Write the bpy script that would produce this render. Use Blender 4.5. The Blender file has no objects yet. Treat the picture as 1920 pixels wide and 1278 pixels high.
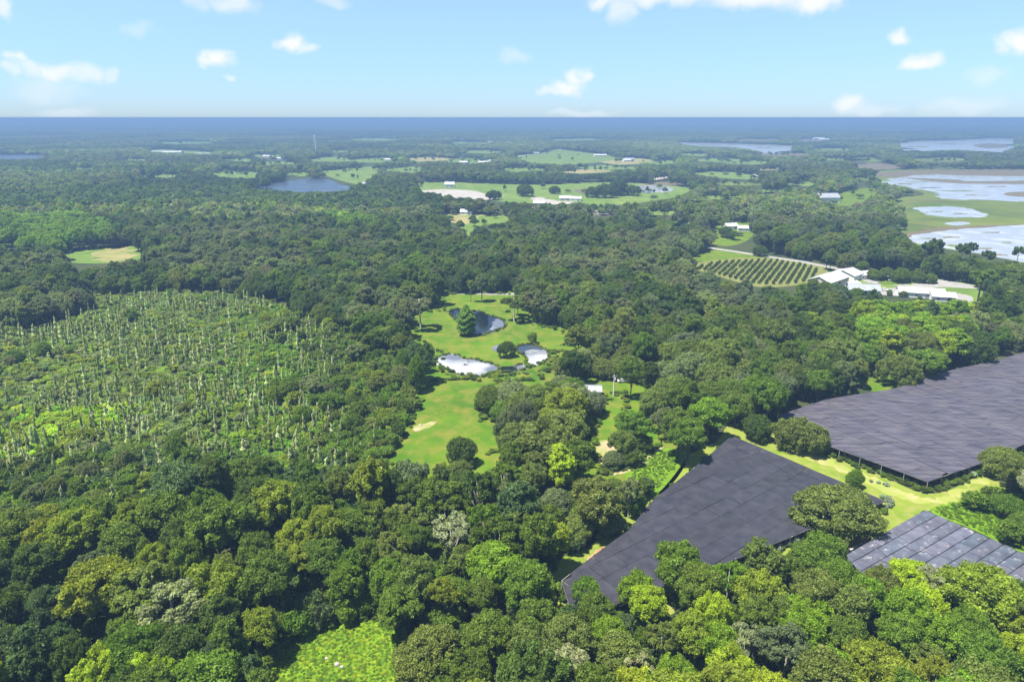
import bpy, math, random
import numpy as np
from mathutils import Vector
PI = math.pi
rng = np.random.default_rng(7)
random.seed(7)
scene = bpy.context.scene
COL = scene.collection

# ------------------------------------------------------------------ camera
CAM_H = 100.0
FPX = 1280.0                      # focal length in pixels of the 1920 px wide photograph
PITCH = math.atan(418.5 / FPX)
cam_data = bpy.data.cameras.new('camera')
cam = bpy.data.objects.new('camera', cam_data)
COL.objects.link(cam)
cam.location = (0, 0, CAM_H)
cam.rotation_euler = (PI/2 - PITCH, 0, 0)
cam_data.sensor_width = 36.0
cam_data.lens = 36.0 * FPX / 1920.0
cam_data.clip_start = 1.0
cam_data.clip_end = 120000.0
scene.camera = cam

# ------------------------------------------------------------------ world, sun, exposure
SUN_EL, SUN_AZ = math.radians(69), math.radians(-112)      # azimuth from +Y towards +X: the sun stands to the left
scene.view_settings.view_transform = 'Standard'
scene.view_settings.look = 'None'
scene.view_settings.exposure = 1.4
scene.view_settings.gamma = 1.0
scene.view_settings.use_curve_mapping = False
SKY_STRENGTH = 0.058

def px_dir(px, py):
    u, v = (px - 960) / FPX, (py - 639) / FPX
    s, c = math.sin(PITCH), math.cos(PITCH)
    return np.array([u, c - v*s, -(s + v*c)])

world = bpy.data.worlds.new('World'); scene.world = world
world.use_nodes = True
wt = world.node_tree; wt.nodes.clear()
def wn(kind, **kw):
    n = wt.nodes.new(kind)
    for k, v in kw.items(): setattr(n, k, v)
    return n
def build_world():
    out = wn('ShaderNodeOutputWorld'); bg = wn('ShaderNodeBackground')
    sky = wn('ShaderNodeTexSky', sky_type='NISHITA')
    sky.sun_disc = False; sky.sun_elevation = SUN_EL; sky.sun_rotation = SUN_AZ
    sky.altitude = 100; sky.air_density = 1.0; sky.dust_density = 0.25; sky.ozone_density = 1.6
    bg.inputs['Strength'].default_value = SKY_STRENGTH
    L = wt.links.new
    tc = wn('ShaderNodeTexCoord')
    sep = wn('ShaderNodeSeparateXYZ'); L(tc.outputs['Generated'], sep.inputs[0])
    az = wn('ShaderNodeMath', operation='ARCTAN2'); L(sep.outputs['X'], az.inputs[0]); L(sep.outputs['Y'], az.inputs[1])
    el = wn('ShaderNodeMath', operation='ARCSINE'); L(sep.outputs['Z'], el.inputs[0])
    comb = wn('ShaderNodeCombineXYZ'); L(az.outputs[0], comb.inputs[0]); L(el.outputs[0], comb.inputs[1])
    no = wn('ShaderNodeTexNoise'); no.inputs['Scale'].default_value = 26; no.inputs['Detail'].default_value = 5
    L(comb.outputs[0], no.inputs['Vector'])
    off = wn('ShaderNodeVectorMath', operation='SUBTRACT'); L(no.outputs['Color'], off.inputs[0]); off.inputs[1].default_value = (.5, .5, .5)
    sc = wn('ShaderNodeVectorMath', operation='MULTIPLY'); L(off.outputs[0], sc.inputs[0]); sc.inputs[1].default_value = (.065, .030, 0)
    wv = wn('ShaderNodeVectorMath', operation='ADD'); L(comb.outputs[0], wv.inputs[0]); L(sc.outputs[0], wv.inputs[1])
    # cloud puffs: centre (px of the photograph), half width, half height, opacity
    clouds = [(60,128,36,12,.6),(110,138,44,15,.8),(155,142,28,13,.6),(36,108,24,12,.7),(20,135,16,10,.5),(195,145,22,10,.45),
              (407,110,22,13,.95),(425,147,10,7,.5),(546,80,26,14,.95),(568,90,18,10,.6),(440,4,40,18,.6),(385,5,22,12,.35),(262,52,22,14,.25),
              (625,2,26,10,.4),(5,10,20,16,.7),(1060,165,32,14,.85),(1082,148,22,16,.8),(1038,172,28,8,.6),(1165,20,28,20,.6),(1240,-4,90,16,.8),
              (1420,0,110,16,.85),(1530,8,50,14,.95),(1130,0,40,14,.8),(1682,70,24,11,.85),(1740,116,32,12,.95),(1725,112,22,12,.6),(1905,78,34,18,1),
              (1845,150,26,14,.3),(1590,198,34,14,.75),(1620,206,60,9,.35),(960,106,30,12,.3),(1090,212,60,8,.35),(130,212,60,10,.3),(1800,200,70,14,.3),
              (90,165,60,22,.3),(2100,120,90,24,.9),(-160,60,120,26,.9),(760,-60,120,26,.8),(1700,-120,160,40,.9)]
    acc = None
    for px, py, a, b, op in clouds:
        d = px_dir(px, py); d = d / np.linalg.norm(d)
        A, E = math.atan2(d[0], d[1]), math.asin(d[2])
        ca = math.cos(A)
        s1 = wn('ShaderNodeVectorMath', operation='SUBTRACT'); L(wv.outputs[0], s1.inputs[0]); s1.inputs[1].default_value = (A, E, 0)
        s2 = wn('ShaderNodeVectorMath', operation='MULTIPLY'); L(s1.outputs[0], s2.inputs[0])
        s2.inputs[1].default_value = (FPX/(a*ca*ca*.95), FPX/(b*.92), 0)
        s3 = wn('ShaderNodeVectorMath', operation='LENGTH'); L(s2.outputs[0], s3.inputs[0])
        mr = wn('ShaderNodeMapRange', interpolation_type='SMOOTHSTEP'); L(s3.outputs['Value'], mr.inputs['Value'])
        mr.inputs['From Min'].default_value = 1.42; mr.inputs['From Max'].default_value = .25
        mr.inputs['To Min'].default_value = 0; mr.inputs['To Max'].default_value = op
        if acc is None: acc = mr.outputs['Result']
        else:
            mx = wn('ShaderNodeMath', operation='MAXIMUM'); L(acc, mx.inputs[0]); L(mr.outputs['Result'], mx.inputs[1]); acc = mx.outputs[0]
    # scattered puffs over the rest of the sky, above the frame
    n2 = wn('ShaderNodeTexNoise'); n2.inputs['Scale'].default_value = 4.5; n2.inputs['Detail'].default_value = 6; L(tc.outputs['Generated'], n2.inputs['Vector'])
    m2 = wn('ShaderNodeMapRange', interpolation_type='SMOOTHSTEP'); L(n2.outputs['Fac'], m2.inputs['Value'])
    m2.inputs['From Min'].default_value = .56; m2.inputs['From Max'].default_value = .68
    hi = wn('ShaderNodeMapRange'); L(sep.outputs['Z'], hi.inputs['Value']); hi.inputs['From Min'].default_value = .24; hi.inputs['From Max'].default_value = .36
    mm = wn('ShaderNodeMath', operation='MULTIPLY'); L(m2.outputs[0], mm.inputs[0]); L(hi.outputs[0], mm.inputs[1])
    mx = wn('ShaderNodeMath', operation='MAXIMUM'); L(acc, mx.inputs[0]); L(mm.outputs[0], mx.inputs[1]); acc = mx.outputs[0]
    tint = wn('ShaderNodeMix', data_type='RGBA', blend_type='MULTIPLY'); tint.inputs['Factor'].default_value = 1
    L(sky.outputs[0], tint.inputs['A']); 
    er = wn('ShaderNodeMapRange', interpolation_type='SMOOTHSTEP'); L(sep.outputs['Z'], er.inputs['Value']); er.inputs['From Min'].default_value = 0; er.inputs['From Max'].default_value = .20
    tm_ = wn('ShaderNodeMix', data_type='RGBA'); L(er.outputs[0], tm_.inputs['Factor']); tm_.inputs['A'].default_value = SKY_TINT; tm_.inputs['B'].default_value = SKY_TINT_HIGH
    L(tm_.outputs['Result'], tint.inputs['B'])
    mix = wn('ShaderNodeMix', data_type='RGBA'); L(acc, mix.inputs['Factor'])
    L(tint.outputs['Result'], mix.inputs['A']); mix.inputs['B'].default_value = CLOUD_RGB
    L(mix.outputs['Result'], bg.inputs['Color']); L(bg.outputs[0], out.inputs['Surface'])
SKY_TINT = (.57, .79, 1.24, 1)          # near the horizon
SKY_TINT_HIGH = (1.0, 1.10, 1.20, 1)     # from about 12 degrees up
CLOUD_RGB = (6.6, 6.7, 7.1, 1)
build_world()

sun_data = bpy.data.lights.new('sun', 'SUN'); sun_data.energy = 5.0; sun_data.angle = math.radians(.6)
sun_data.color = (1.0, .95, .82)
sun = bpy.data.objects.new('sun', sun_data); COL.objects.link(sun)
sdir = Vector((math.sin(SUN_AZ)*math.cos(SUN_EL), math.cos(SUN_AZ)*math.cos(SUN_EL), math.sin(SUN_EL)))
sun.rotation_euler = sdir.to_track_quat('Z', 'Y').to_euler(); sun.location = (0, 0, 300)

# ------------------------------------------------------------------ projection helpers
S_, C_ = math.sin(PITCH), math.cos(PITCH)
def at(px, py, h=0.0):
    """ground (or height h) point seen at a pixel of the photograph"""
    d = px_dir(px, py); t = (CAM_H - h) / -d[2]
    return (d[0]*t, d[1]*t)
def project(x, y, z):
    dz = z - CAM_H
    depth = y*C_ - dz*S_
    up = y*S_ + dz*C_
    return 960 + FPX*x/depth, 639 - FPX*up/depth, depth
def depth_at(px, py, h=0.0):
    x, y = at(px, py, h); return y*C_ - (h - CAM_H)*S_
def inside(P, poly):
    """P (n,2) in polygon"""
    P = np.asarray(P, float); x, y = P[:, 0], P[:, 1]
    res = np.zeros(len(P), bool); n = len(poly)
    for i in range(n):
        x1, y1 = poly[i]; x2, y2 = poly[(i+1) % n]
        if y1 == y2: continue
        c = ((y1 > y) != (y2 > y)) & (x < (x2-x1)*(y-y1)/(y2-y1) + x1)
        res ^= c
    return res

# ------------------------------------------------------------------ object helpers
def prop(o, label=None, cat=None, group=None, kind=None):
    if label: o['label'] = label
    if cat: o['category'] = cat
    if group: o['group'] = group
    if kind: o['kind'] = kind
    return o
def mesh_from(name, verts, faces, mats, fmat=None, smooth=False):
    me = bpy.data.meshes.new(name)
    me.from_pydata([tuple(v) for v in verts], [], [tuple(f) for f in faces])
    for m in (mats if isinstance(mats, (list, tuple)) else [mats]): me.materials.append(m)
    if fmat is not None: me.polygons.foreach_set('material_index', np.asarray(fmat, np.int32))
    if smooth: me.polygons.foreach_set('use_smooth', np.ones(len(me.polygons), bool))
    me.update(); return me
def link(name, me, parent=None, loc=(0,0,0)):
    o = bpy.data.objects.new(name, me); COL.objects.link(o); o.location = loc
    if parent: o.parent = parent
    return o
def empty(name, loc=(0,0,0), rz=0):
    o = bpy.data.objects.new(name, None); COL.objects.link(o); o.location = loc; o.rotation_euler = (0,0,rz); o.empty_display_size = .5
    return o
class MB:
    """collects shapes, builds one mesh"""
    def __init__(s): s.v = []; s.f = []
    def box(s, x0, x1, y0, y1, z0, z1):
        b = len(s.v)
        s.v += [(x0,y0,z0),(x1,y0,z0),(x1,y1,z0),(x0,y1,z0),(x0,y0,z1),(x1,y0,z1),(x1,y1,z1),(x0,y1,z1)]
        s.f += [(b,b+3,b+2,b+1),(b+4,b+5,b+6,b+7),(b,b+1,b+5,b+4),(b+1,b+2,b+6,b+5),(b+2,b+3,b+7,b+6),(b+3,b,b+4,b+7)]
        return s
    def tube(s, pts, rad, n=6):
        pts = [Vector(p) for p in pts]; b = len(s.v)
        for i, p in enumerate(pts):
            d = (pts[min(i+1, len(pts)-1)] - pts[max(i-1, 0)]).normalized()
            a = d.orthogonal().normalized(); c = d.cross(a)
            r = rad[i] if isinstance(rad, (list, tuple)) else rad
            for k in range(n):
                t = 2*PI*k/n; s.v.append(tuple(p + (a*math.cos(t) + c*math.sin(t))*r))
        for i in range(len(pts)-1):
            for k in range(n):
                k2 = (k+1) % n
                s.f.append((b+i*n+k, b+i*n+k2, b+(i+1)*n+k2, b+(i+1)*n+k))
        s.f.append(tuple(b+k for k in range(n))[::-1]); s.f.append(tuple(b+(len(pts)-1)*n+k for k in range(n)))
        return s
    def prism(s, poly, z0, z1):
        b = len(s.v); n = len(poly)
        s.v += [(x, y, z0) for x, y in poly] + [(x, y, z1) for x, y in poly]
        s.f.append(tuple(b+i for i in range(n))[::-1]); s.f.append(tuple(b+n+i for i in range(n)))
        for i in range(n):
            j = (i+1) % n; s.f.append((b+i, b+j, b+n+j, b+n+i))
        return s
    def slab(s, quad, th):
        """a tilted slab: four corner points, thickness downwards"""
        b = len(s.v)
        s.v += [tuple(q) for q in quad] + [(q[0], q[1], q[2]-th) for q in quad]
        s.f += [(b,b+1,b+2,b+3),(b+7,b+6,b+5,b+4)] + [(b+i, b+4+i, b+4+(i+1)%4, b+(i+1)%4) for i in range(4)]
        return s
    def build(s, name, mat, parent=None, smooth=False, loc=(0,0,0)):
        me = mesh_from(name, s.v, s.f, mat, smooth=smooth); return link(name, me, parent, loc)

# ------------------------------------------------------------------ materials
def nodes(name):
    m = bpy.data.materials.new(name); m.use_nodes = True
    nt = m.node_tree; return m, nt, nt.nodes['Principled BSDF']
def setb(b, rough=.8, spec=.3, metal=0):
    b.inputs['Roughness'].default_value = rough; b.inputs['Metallic'].default_value = metal
    b.inputs['Specular IOR Level'].default_value = spec
def ground_mat(name, cols, scales, rough=.95, bump=.0, bscale=1.0, spec=.1, thr=(.35, .65)):
    """several noise layers in world metres, each mixing in one more colour"""
    m, nt, b = nodes(name); setb(b, rough, spec)
    geo = nt.nodes.new('ShaderNodeNewGeometry')
    cur = None
    for i, (c, s) in enumerate(zip(cols[1:], scales)):
        n = nt.nodes.new('ShaderNodeTexNoise'); n.inputs['Scale'].default_value = 1.0/s; n.inputs['Detail'].default_value = 6
        n.inputs['Roughness'].default_value = .62
        nt.links.new(geo.outputs['Position'], n.inputs['Vector'])
        mr = nt.nodes.new('ShaderNodeMapRange'); mr.inputs['From Min'].default_value = thr[0]; mr.inputs['From Max'].default_value = thr[1]
        nt.links.new(n.outputs['Fac'], mr.inputs['Value'])
        mx = nt.nodes.new('ShaderNodeMix'); mx.data_type = 'RGBA'
        nt.links.new(mr.outputs[0], mx.inputs['Factor'])
        if cur is None: mx.inputs['A'].default_value = (*cols[0], 1)
        else: nt.links.new(cur, mx.inputs['A'])
        mx.inputs['B'].default_value = (*c, 1); cur = mx.outputs['Result']
    nt.links.new(cur, b.inputs['Base Color'])
    if bump:
        n = nt.nodes.new('ShaderNodeTexNoise'); n.inputs['Scale'].default_value = bscale; n.inputs['Detail'].default_value = 4
        nt.links.new(geo.outputs['Position'], n.inputs['Vector'])
        bp = nt.nodes.new('ShaderNodeBump'); bp.inputs['Strength'].default_value = 1; bp.inputs['Distance'].default_value = bump
        nt.links.new(n.outputs['Fac'], bp.inputs['Height']); nt.links.new(bp.outputs[0], b.inputs['Normal'])
    return m
def plain_mat(name, col, rough=.7, spec=.3, var=.25, s=1.5, metal=0):
    c2 = tuple(max(0, c*(1-var)) for c in col)
    m = ground_mat(name, [col, c2], [s], rough, spec=spec); m.node_tree.nodes['Principled BSDF'].inputs['Metallic'].default_value = metal
    return m

def leaf_mat(name, transl=.3):
    """leaf colour = the tree's own tint x a small leaf-to-leaf variation stored on the mesh"""
    m, nt, b = nodes(name); setb(b, .55, .25)
    at1 = nt.nodes.new('ShaderNodeAttribute'); at1.attribute_type = 'INSTANCER'; at1.attribute_name = 'tint'
    at2 = nt.nodes.new('ShaderNodeAttribute'); at2.attribute_type = 'GEOMETRY'; at2.attribute_name = 'leaf'
    mul = nt.nodes.new('ShaderNodeMix'); mul.data_type = 'RGBA'; mul.blend_type = 'MULTIPLY'; mul.inputs['Factor'].default_value = 1
    nt.links.new(at1.outputs['Color'], mul.inputs['A']); nt.links.new(at2.outputs['Color'], mul.inputs['B'])
    nt.links.new(mul.outputs['Result'], b.inputs['Base Color'])
    tr = nt.nodes.new('ShaderNodeBsdfTranslucent')
    tm = nt.nodes.new('ShaderNodeMix'); tm.data_type = 'RGBA'; tm.blend_type = 'MULTIPLY'; tm.inputs['Factor'].default_value = 1
    nt.links.new(mul.outputs['Result'], tm.inputs['A']); tm.inputs['B'].default_value = (1.45, 1.45, .5, 1)
    nt.links.new(tm.outputs['Result'], tr.inputs['Color'])
    ms = nt.nodes.new('ShaderNodeMixShader'); ms.inputs[0].default_value = transl + .12
    nt.links.new(b.outputs[0], ms.inputs[1]); nt.links.new(tr.outputs[0], ms.inputs[2])
    nt.links.new(ms.outputs[0], nt.nodes['Material Output'].inputs['Surface'])
    return m
M = {}
M['leaf'] = leaf_mat('leaf')
M['bark'] = plain_mat('bark', (.16, .13, .10), .9, .1, .4, .6)
M['pale_bark'] = plain_mat('pale_bark', (.42, .39, .32), .9, .1, .3, .6)
M['moss'] = plain_mat('moss', (.20, .21, .15), .95, .05, .3, .8)
M['floor'] = ground_mat('forest_floor', [(.030,.050,.016),(.018,.032,.012),(.05,.055,.022)], [9, 60], bump=.3, bscale=.8)
M['farfloor'] = ground_mat('far_floor', [(.022,.042,.016),(.012,.024,.012),(.040,.060,.024)], [140, 700], bump=0)
M['lawn'] = ground_mat('lawn', [(.058,.128,.005),(.090,.155,.006),(.036,.088,.005),(.14,.14,.022)], [14, 34, 6], bump=.05, bscale=3, thr=(.42,.7))
M['meadow'] = ground_mat('meadow', [(.095,.180,.008),(.130,.215,.010),(.065,.130,.008)], [5, 2.0], bump=.15, bscale=2, thr=(.4,.66))
M['mown'] = ground_mat('mown_grass', [(.150,.200,.022),(.100,.160,.014),(.20,.20,.055)], [7, 3], bump=.03, bscale=3, thr=(.42,.68))
M['marsh'] = ground_mat('marsh_floor', [(.09,.135,.02),(.06,.095,.016),(.14,.17,.04)], [6, 22], bump=.3, bscale=.8)
M['pasture'] = ground_mat('pasture', [(.10,.16,.025),(.145,.185,.045),(.075,.125,.022)], [60, 18], thr=(.4,.65))
M['dry'] = ground_mat('dry_pasture', [(.20,.18,.075),(.13,.16,.04),(.25,.21,.10)], [55, 14], thr=(.42,.66))
M['sand'] = ground_mat('sand', [(.27,.25,.23),(.20,.18,.16),(.33,.31,.29)], [22, 5])
M['mud'] = ground_mat('mud', [(.105,.082,.065),(.075,.06,.05),(.12,.11,.06)], [30, 9])
M['reeds'] = ground_mat('wet_grass', [(.070,.105,.018),(.10,.085,.04),(.050,.085,.016),(.11,.14,.022)], [70, 25, 120], thr=(.4,.62))
M['dirt'] = ground_mat('dirt', [(.33,.27,.17),(.25,.19,.11),(.20,.22,.07)], [2.2, 5], bump=.04, bscale=3, thr=(.42,.62))
M['red_dirt'] = ground_mat('red_dirt', [(.28,.13,.065),(.20,.10,.05),(.33,.22,.12)], [1.5, 4], bump=.06, bscale=3)
M['gravel'] = ground_mat('gravel', [(.22,.215,.21),(.17,.165,.16),(.27,.26,.25)], [8, 2])
M['vinefloor'] = ground_mat('vine_field', [(.11,.14,.03),(.085,.12,.025),(.16,.15,.06)], [14, 4])
def water_mat(name, deep, rough, scum=None, bs=.25, bd=.05):
    m, nt, b = nodes(name); setb(b, rough, .5); b.inputs['IOR'].default_value = 1.33
    geo = nt.nodes.new('ShaderNodeNewGeometry')
    n = nt.nodes.new('ShaderNodeTexNoise'); n.inputs['Scale'].default_value = .05; n.inputs['Detail'].default_value = 7; nt.links.new(geo.outputs['Position'], n.inputs['Vector'])
    mr = nt.nodes.new('ShaderNodeMapRange'); mr.inputs['From Min'].default_value = .48; mr.inputs['From Max'].default_value = .64; nt.links.new(n.outputs['Fac'], mr.inputs['Value'])
    mx = nt.nodes.new('ShaderNodeMix'); mx.data_type = 'RGBA'; mx.inputs['A'].default_value = (*deep, 1); mx.inputs['B'].default_value = (*(scum or deep), 1)
    nt.links.new(mr.outputs[0], mx.inputs['Factor']); nt.links.new(mx.outputs['Result'], b.inputs['Base Color'])
    n2 = nt.nodes.new('ShaderNodeTexNoise'); n2.inputs['Scale'].default_value = bs; n2.inputs['Detail'].default_value = 5; nt.links.new(geo.outputs['Position'], n2.inputs['Vector'])
    bp = nt.nodes.new('ShaderNodeBump'); bp.inputs['Strength'].default_value = .6; bp.inputs['Distance'].default_value = bd
    nt.links.new(n2.outputs['Fac'], bp.inputs['Height']); nt.links.new(bp.outputs[0], b.inputs['Normal'])
    return m
M['water'] = water_mat('lake_water', (.25,.26,.28), .14, (.36,.36,.37), .05, .1)  # pale base and patches paint the bright sky's reflection into the lake colour
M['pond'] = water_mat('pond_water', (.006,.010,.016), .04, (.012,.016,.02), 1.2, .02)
M['pale_pond'] = water_mat('pale_pond_water', (.10,.11,.14), .10, (.34,.35,.37), .6, .04)  # paler noise patches stand in for sky reflected on the pond
M['blue_water'] = water_mat('blue_water', (.03,.045,.07), .3, (.06,.075,.10), .3, .1)

# ------------------------------------------------------------------ haze
print_ = print
def build_haze():
    m = bpy.data.materials.new('haze'); m.use_nodes = True; nt = m.node_tree; nt.nodes.clear()
    out = nt.nodes.new('ShaderNodeOutputMaterial'); pv = nt.nodes.new('ShaderNodeVolumePrincipled')
    pv.inputs['Color'].default_value = HAZE_RGB; pv.inputs['Density'].default_value = HAZE_D; pv.inputs['Anisotropy'].default_value = 0.0
    nt.links.new(pv.outputs[0], out.inputs['Volume'])
    b = MB().box(-42000, 42000, -900, 45500, -2.2, 100.7)
    o = b.build('haze', m); prop(o, 'pale blue haze lying over the whole lowland', 'haze', kind='stuff')
HAZE_RGB = (.20, .33, .56, 1); HAZE_D = 1/2900
build_haze()

# ------------------------------------------------------------------ ground sheets
def sheet(name, pts, z, mat, kind='structure', label=None, jag=0.0, parent=None, cat=None, sub=2):
    """flat ground sheet with a slightly wandering outline, from world points"""
    P = [Vector((x, y, 0)) for x, y in pts]; out = []
    n = len(P)
    r = random.Random(len(name)*7 + n)
    for i in range(n):                       # Catmull-Rom smoothing of the outline
        p0, p1, p2, p3 = P[i-1], P[i], P[(i+1) % n], P[(i+2) % n]
        for k in range(sub*3):
            t = k/(sub*3)
            q = .5*((2*p1) + (p2-p0)*t + (2*p0-5*p1+4*p2-p3)*t*t + (3*p1-p0-3*p2+p3)*t**3)
            j = jag*(p2-p1).length*.1
            out.append((q.x + r.uniform(-j, j), q.y + r.uniform(-j, j)))
    me = mesh_from(name, [(x, y, z) for x, y in out], [tuple(range(len(out)))], mat)
    o = link(name, me, parent)
    if kind: o['kind'] = kind
    if label: o['label'] = label
    if cat: o['category'] = cat
    return o
def psheet(name, ppx, z, mat, **kw):
    return sheet(name, [at(x, y) for x, y in ppx], z, mat, **kw)
def grow(poly, k):
    """push a pixel outline outwards a little (k in px at y=700, scaled with depth)"""
    cx = sum(p[0] for p in poly)/len(poly); cy = sum(p[1] for p in poly)/len(poly); out = []
    for x, y in poly:
        dx, dy = x-cx, y-cy; l = math.hypot(dx, dy) + 1e-6; s = k*250/depth_at(x, max(y, 240))
        out.append((x + dx/l*s, y + dy/l*s*(.35 if y < 500 else .6)))
    return out

g = mesh_from('ground', [(-41000,-800,-.08),(41000,-800,-.08),(41000,45000,-.08),(-41000,45000,-.08)], [(0,1,2,3)], M['farfloor'])
link('ground', g)['kind'] = 'structure'
g = mesh_from('woodland_ground', [(-1500,-700,-.04),(1500,-700,-.04),(3200,3200,-.04),(-3200,3200,-.04)], [(0,1,2,3)], M['floor'])
link('woodland_ground', g)['kind'] = 'structure'

CLEAR = []      # outlines (px of the photograph) that trees must not stand in or cover
def clearing(poly, trees_ok=False):
    CLEAR.append(poly); return poly
WET = []
def field(name, poly, z, mat, g_=6, clear=True, **kw):
    if clear: clearing(poly)
    if name == 'lake': WET.append(poly)
    return psheet(name, grow(poly, g_), z, mat, **kw)

# --- near and middle clearings
MEADOW = [(505,1300),(520,1235),(565,1185),(640,1165),(700,1158),(738,1172),(745,1215),(760,1300)]
field('meadow', MEADOW, 0.0, M['meadow'], 22)
psheet('dirt_patch', [(575,1160),(590,1128),(615,1135),(612,1165),(590,1175)], .03, M['red_dirt'], kind='structure', jag=1)
LAWN_UP = [(825,551),(958,550),(952,592),(978,606),(1035,614),(1080,632),(1048,654),(1036,676),(1032,690),(980,700),(900,712),(850,706),(826,690),(825,662),(790,640),(782,612),(766,598),(794,585),(830,583)]
LAWN_LOW = [(870,710),(945,700),(1020,680),(1026,690),(1010,712),(930,715),(895,752),(905,788),(948,792),(938,815),(925,850),(880,868),(800,885),(722,870),(733,842),(760,808),(782,767),(784,738),(820,716)]
LAWN_RIGHT = [(1140,740),(1172,738),(1172,782),(1240,790),(1246,828),(1218,850),(1185,872),(1140,888),(1118,880),(1112,828),(1117,786)]
clearing([(1086,712),(1166,702),(1162,745),(1090,730)]); clearing(LAWN_UP); clearing(LAWN_LOW); clearing(LAWN_RIGHT)
psheet('lawn', [(815,540),(1000,538),(1010,590),(1060,600),(1120,630),(1080,670),(1120,700),(1210,715),(1260,740),(1290,800),(1290,860),(1240,925),(1180,930),(1100,915),(980,905),(880,900),(800,905),(700,900),(715,860),(740,800),(760,740),(780,700),(760,640),(730,600),(780,570)], 0.0, M['lawn'], kind='structure')
WEEDY = [(1190,872),(1222,852),(1270,850),(1262,872),(1225,920),(1196,905)]
clearing(WEEDY)
psheet('weedy_strip', grow(WEEDY, 14), .03, M['meadow'], kind='structure')
psheet('dirt_track', [(1122,884),(1135,890),(1160,890),(1188,879),(1216,862),(1240,838),(1249,812),(1244,810),(1234,836),(1210,858),(1184,872),(1158,881),(1140,881)], .06, M['dirt'], kind='structure', jag=1)
psheet('dirt_patch', [(1118,828),(1150,826),(1172,832),(1165,850),(1140,862),(1122,872),(1114,850)], .05, M['dirt'], kind='structure', jag=1)
psheet('dirt_patch', [(776,800),(800,792),(818,790),(812,798),(790,806),(778,808)], .05, M['dirt'], kind='structure', jag=1)
psheet('driveway', [(818,546),(890,548),(958,549),(1008,549),(1008,552),(958,553),(890,552),(818,550)], .05, M['gravel'], kind='structure')

# --- ponds
POND_DARK = [(841,586),(848,580),(864,579),(880,583),(898,583),(915,590),(928,594),(940,599),(949,607),(944,615),(925,622),(905,628),(888,624),(872,612),(855,600)]
psheet('pond_bank', grow(POND_DARK, 5), .04, M['reeds'], kind='structure')
psheet('pond', POND_DARK, .08, M['pond'], kind='structure', jag=.7)
psheet('pond', [(921,610),(930,598),(938,597),(949,606),(945,614),(932,618),(921,619)], .11, M['pale_pond'], kind='structure', jag=1.5)
PP = [(815,676),(824,668),(840,664),(858,665),(870,672),(890,674),(915,680),(936,687),(937,693),(925,700),(895,706),(872,704),(850,697),(828,688)]
psheet('pond_bank', grow(PP, 5), .04, M['reeds'], kind='structure')
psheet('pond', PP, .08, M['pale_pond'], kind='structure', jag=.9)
PR = [(962,686),(985,681),(990,671),(975,662),(966,654),(975,647),(995,646),(1015,651),(1030,662),(1028,672),(1018,680),(990,690),(966,696)]
psheet('pond_bank', grow(PR, 5), .05, M['reeds'], kind='structure')
psheet('pond', PR, .09, M['pale_pond'], kind='structure', jag=.9)
psheet('pond', [(966,656),(974,647),(996,646),(1012,651),(1016,656),(1000,655),(985,658),(975,663)], .12, M['blue_water'], kind='structure')
psheet('pond', [(935,688),(950,687),(964,687),(964,696),(945,699),(934,696)], .10, M['pond'], kind='structure')
psheet('pond', [(922,652),(940,645),(942,656),(934,661)], .10, M['pale_pond'], kind='structure')

# --- grass round the shade roofs
psheet('mown_grass', [(1340,830),(1370,795),(1440,800),(1470,835),(1540,838),(1620,870),(1740,925),(1850,885),(1960,850),(1960,900),(1880,925),(1775,950),(1740,958),(1700,985),(1640,1010),(1580,1040),(1560,1090),(1440,1080),(1380,1070),(1200,1180),(1030,1160),(1030,1060),(1100,1030),(1240,880)], 0.0, M['mown'], kind='structure')
psheet('tall_grass_ground', [(1745,958),(1790,940),(1880,920),(1960,900),(2000,1060),(1925,1040),(1830,995)], .03, M['meadow'], kind='structure')
MOWN_V = [(1475,850),(1535,850),(1640,880),(1740,925),(1795,915),(1845,885),(1862,905),(1880,955),(1900,1015),(1925,1040),(1735,956),(1680,990),(1650,1000),(1625,985),(1660,950),(1672,938)]
clearing(MOWN_V)
clearing([(1620,700),(1690,688),(1710,705),(1668,722)])
psheet('mown_grass', [(1600,702),(1660,680),(1720,690),(1760,690),(1720,722),(1640,735)], .02, M['lawn'], kind='structure')
psheet('dirt_track', [(1478,846),(1500,842),(1560,862),(1640,896),(1700,922),(1742,935),(1790,925),(1845,895),(1848,901),(1800,935),(1745,946),(1690,936),(1620,904),(1545,872)], .04, ground_mat('worn_grass', [(.21,.24,.05),(.33,.27,.16),(.17,.22,.03)], [3.0, 6], thr=(.45,.7)), kind='structure', jag=1)
psheet('dirt_patch', [(1100,1052),(1112,1035),(1132,1024),(1150,1032),(1145,1046),(1120,1050)], .05, M['red_dirt'], kind='structure', jag=1)
psheet('mown_grass', [(1035,1075),(1055,1045),(1100,1030),(1100,1050),(1055,1085)], .03, M['mown'], kind='structure')
clearing([(1045,1065),(1062,1045),(1100,1035),(1108,1050),(1060,1080)])

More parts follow.
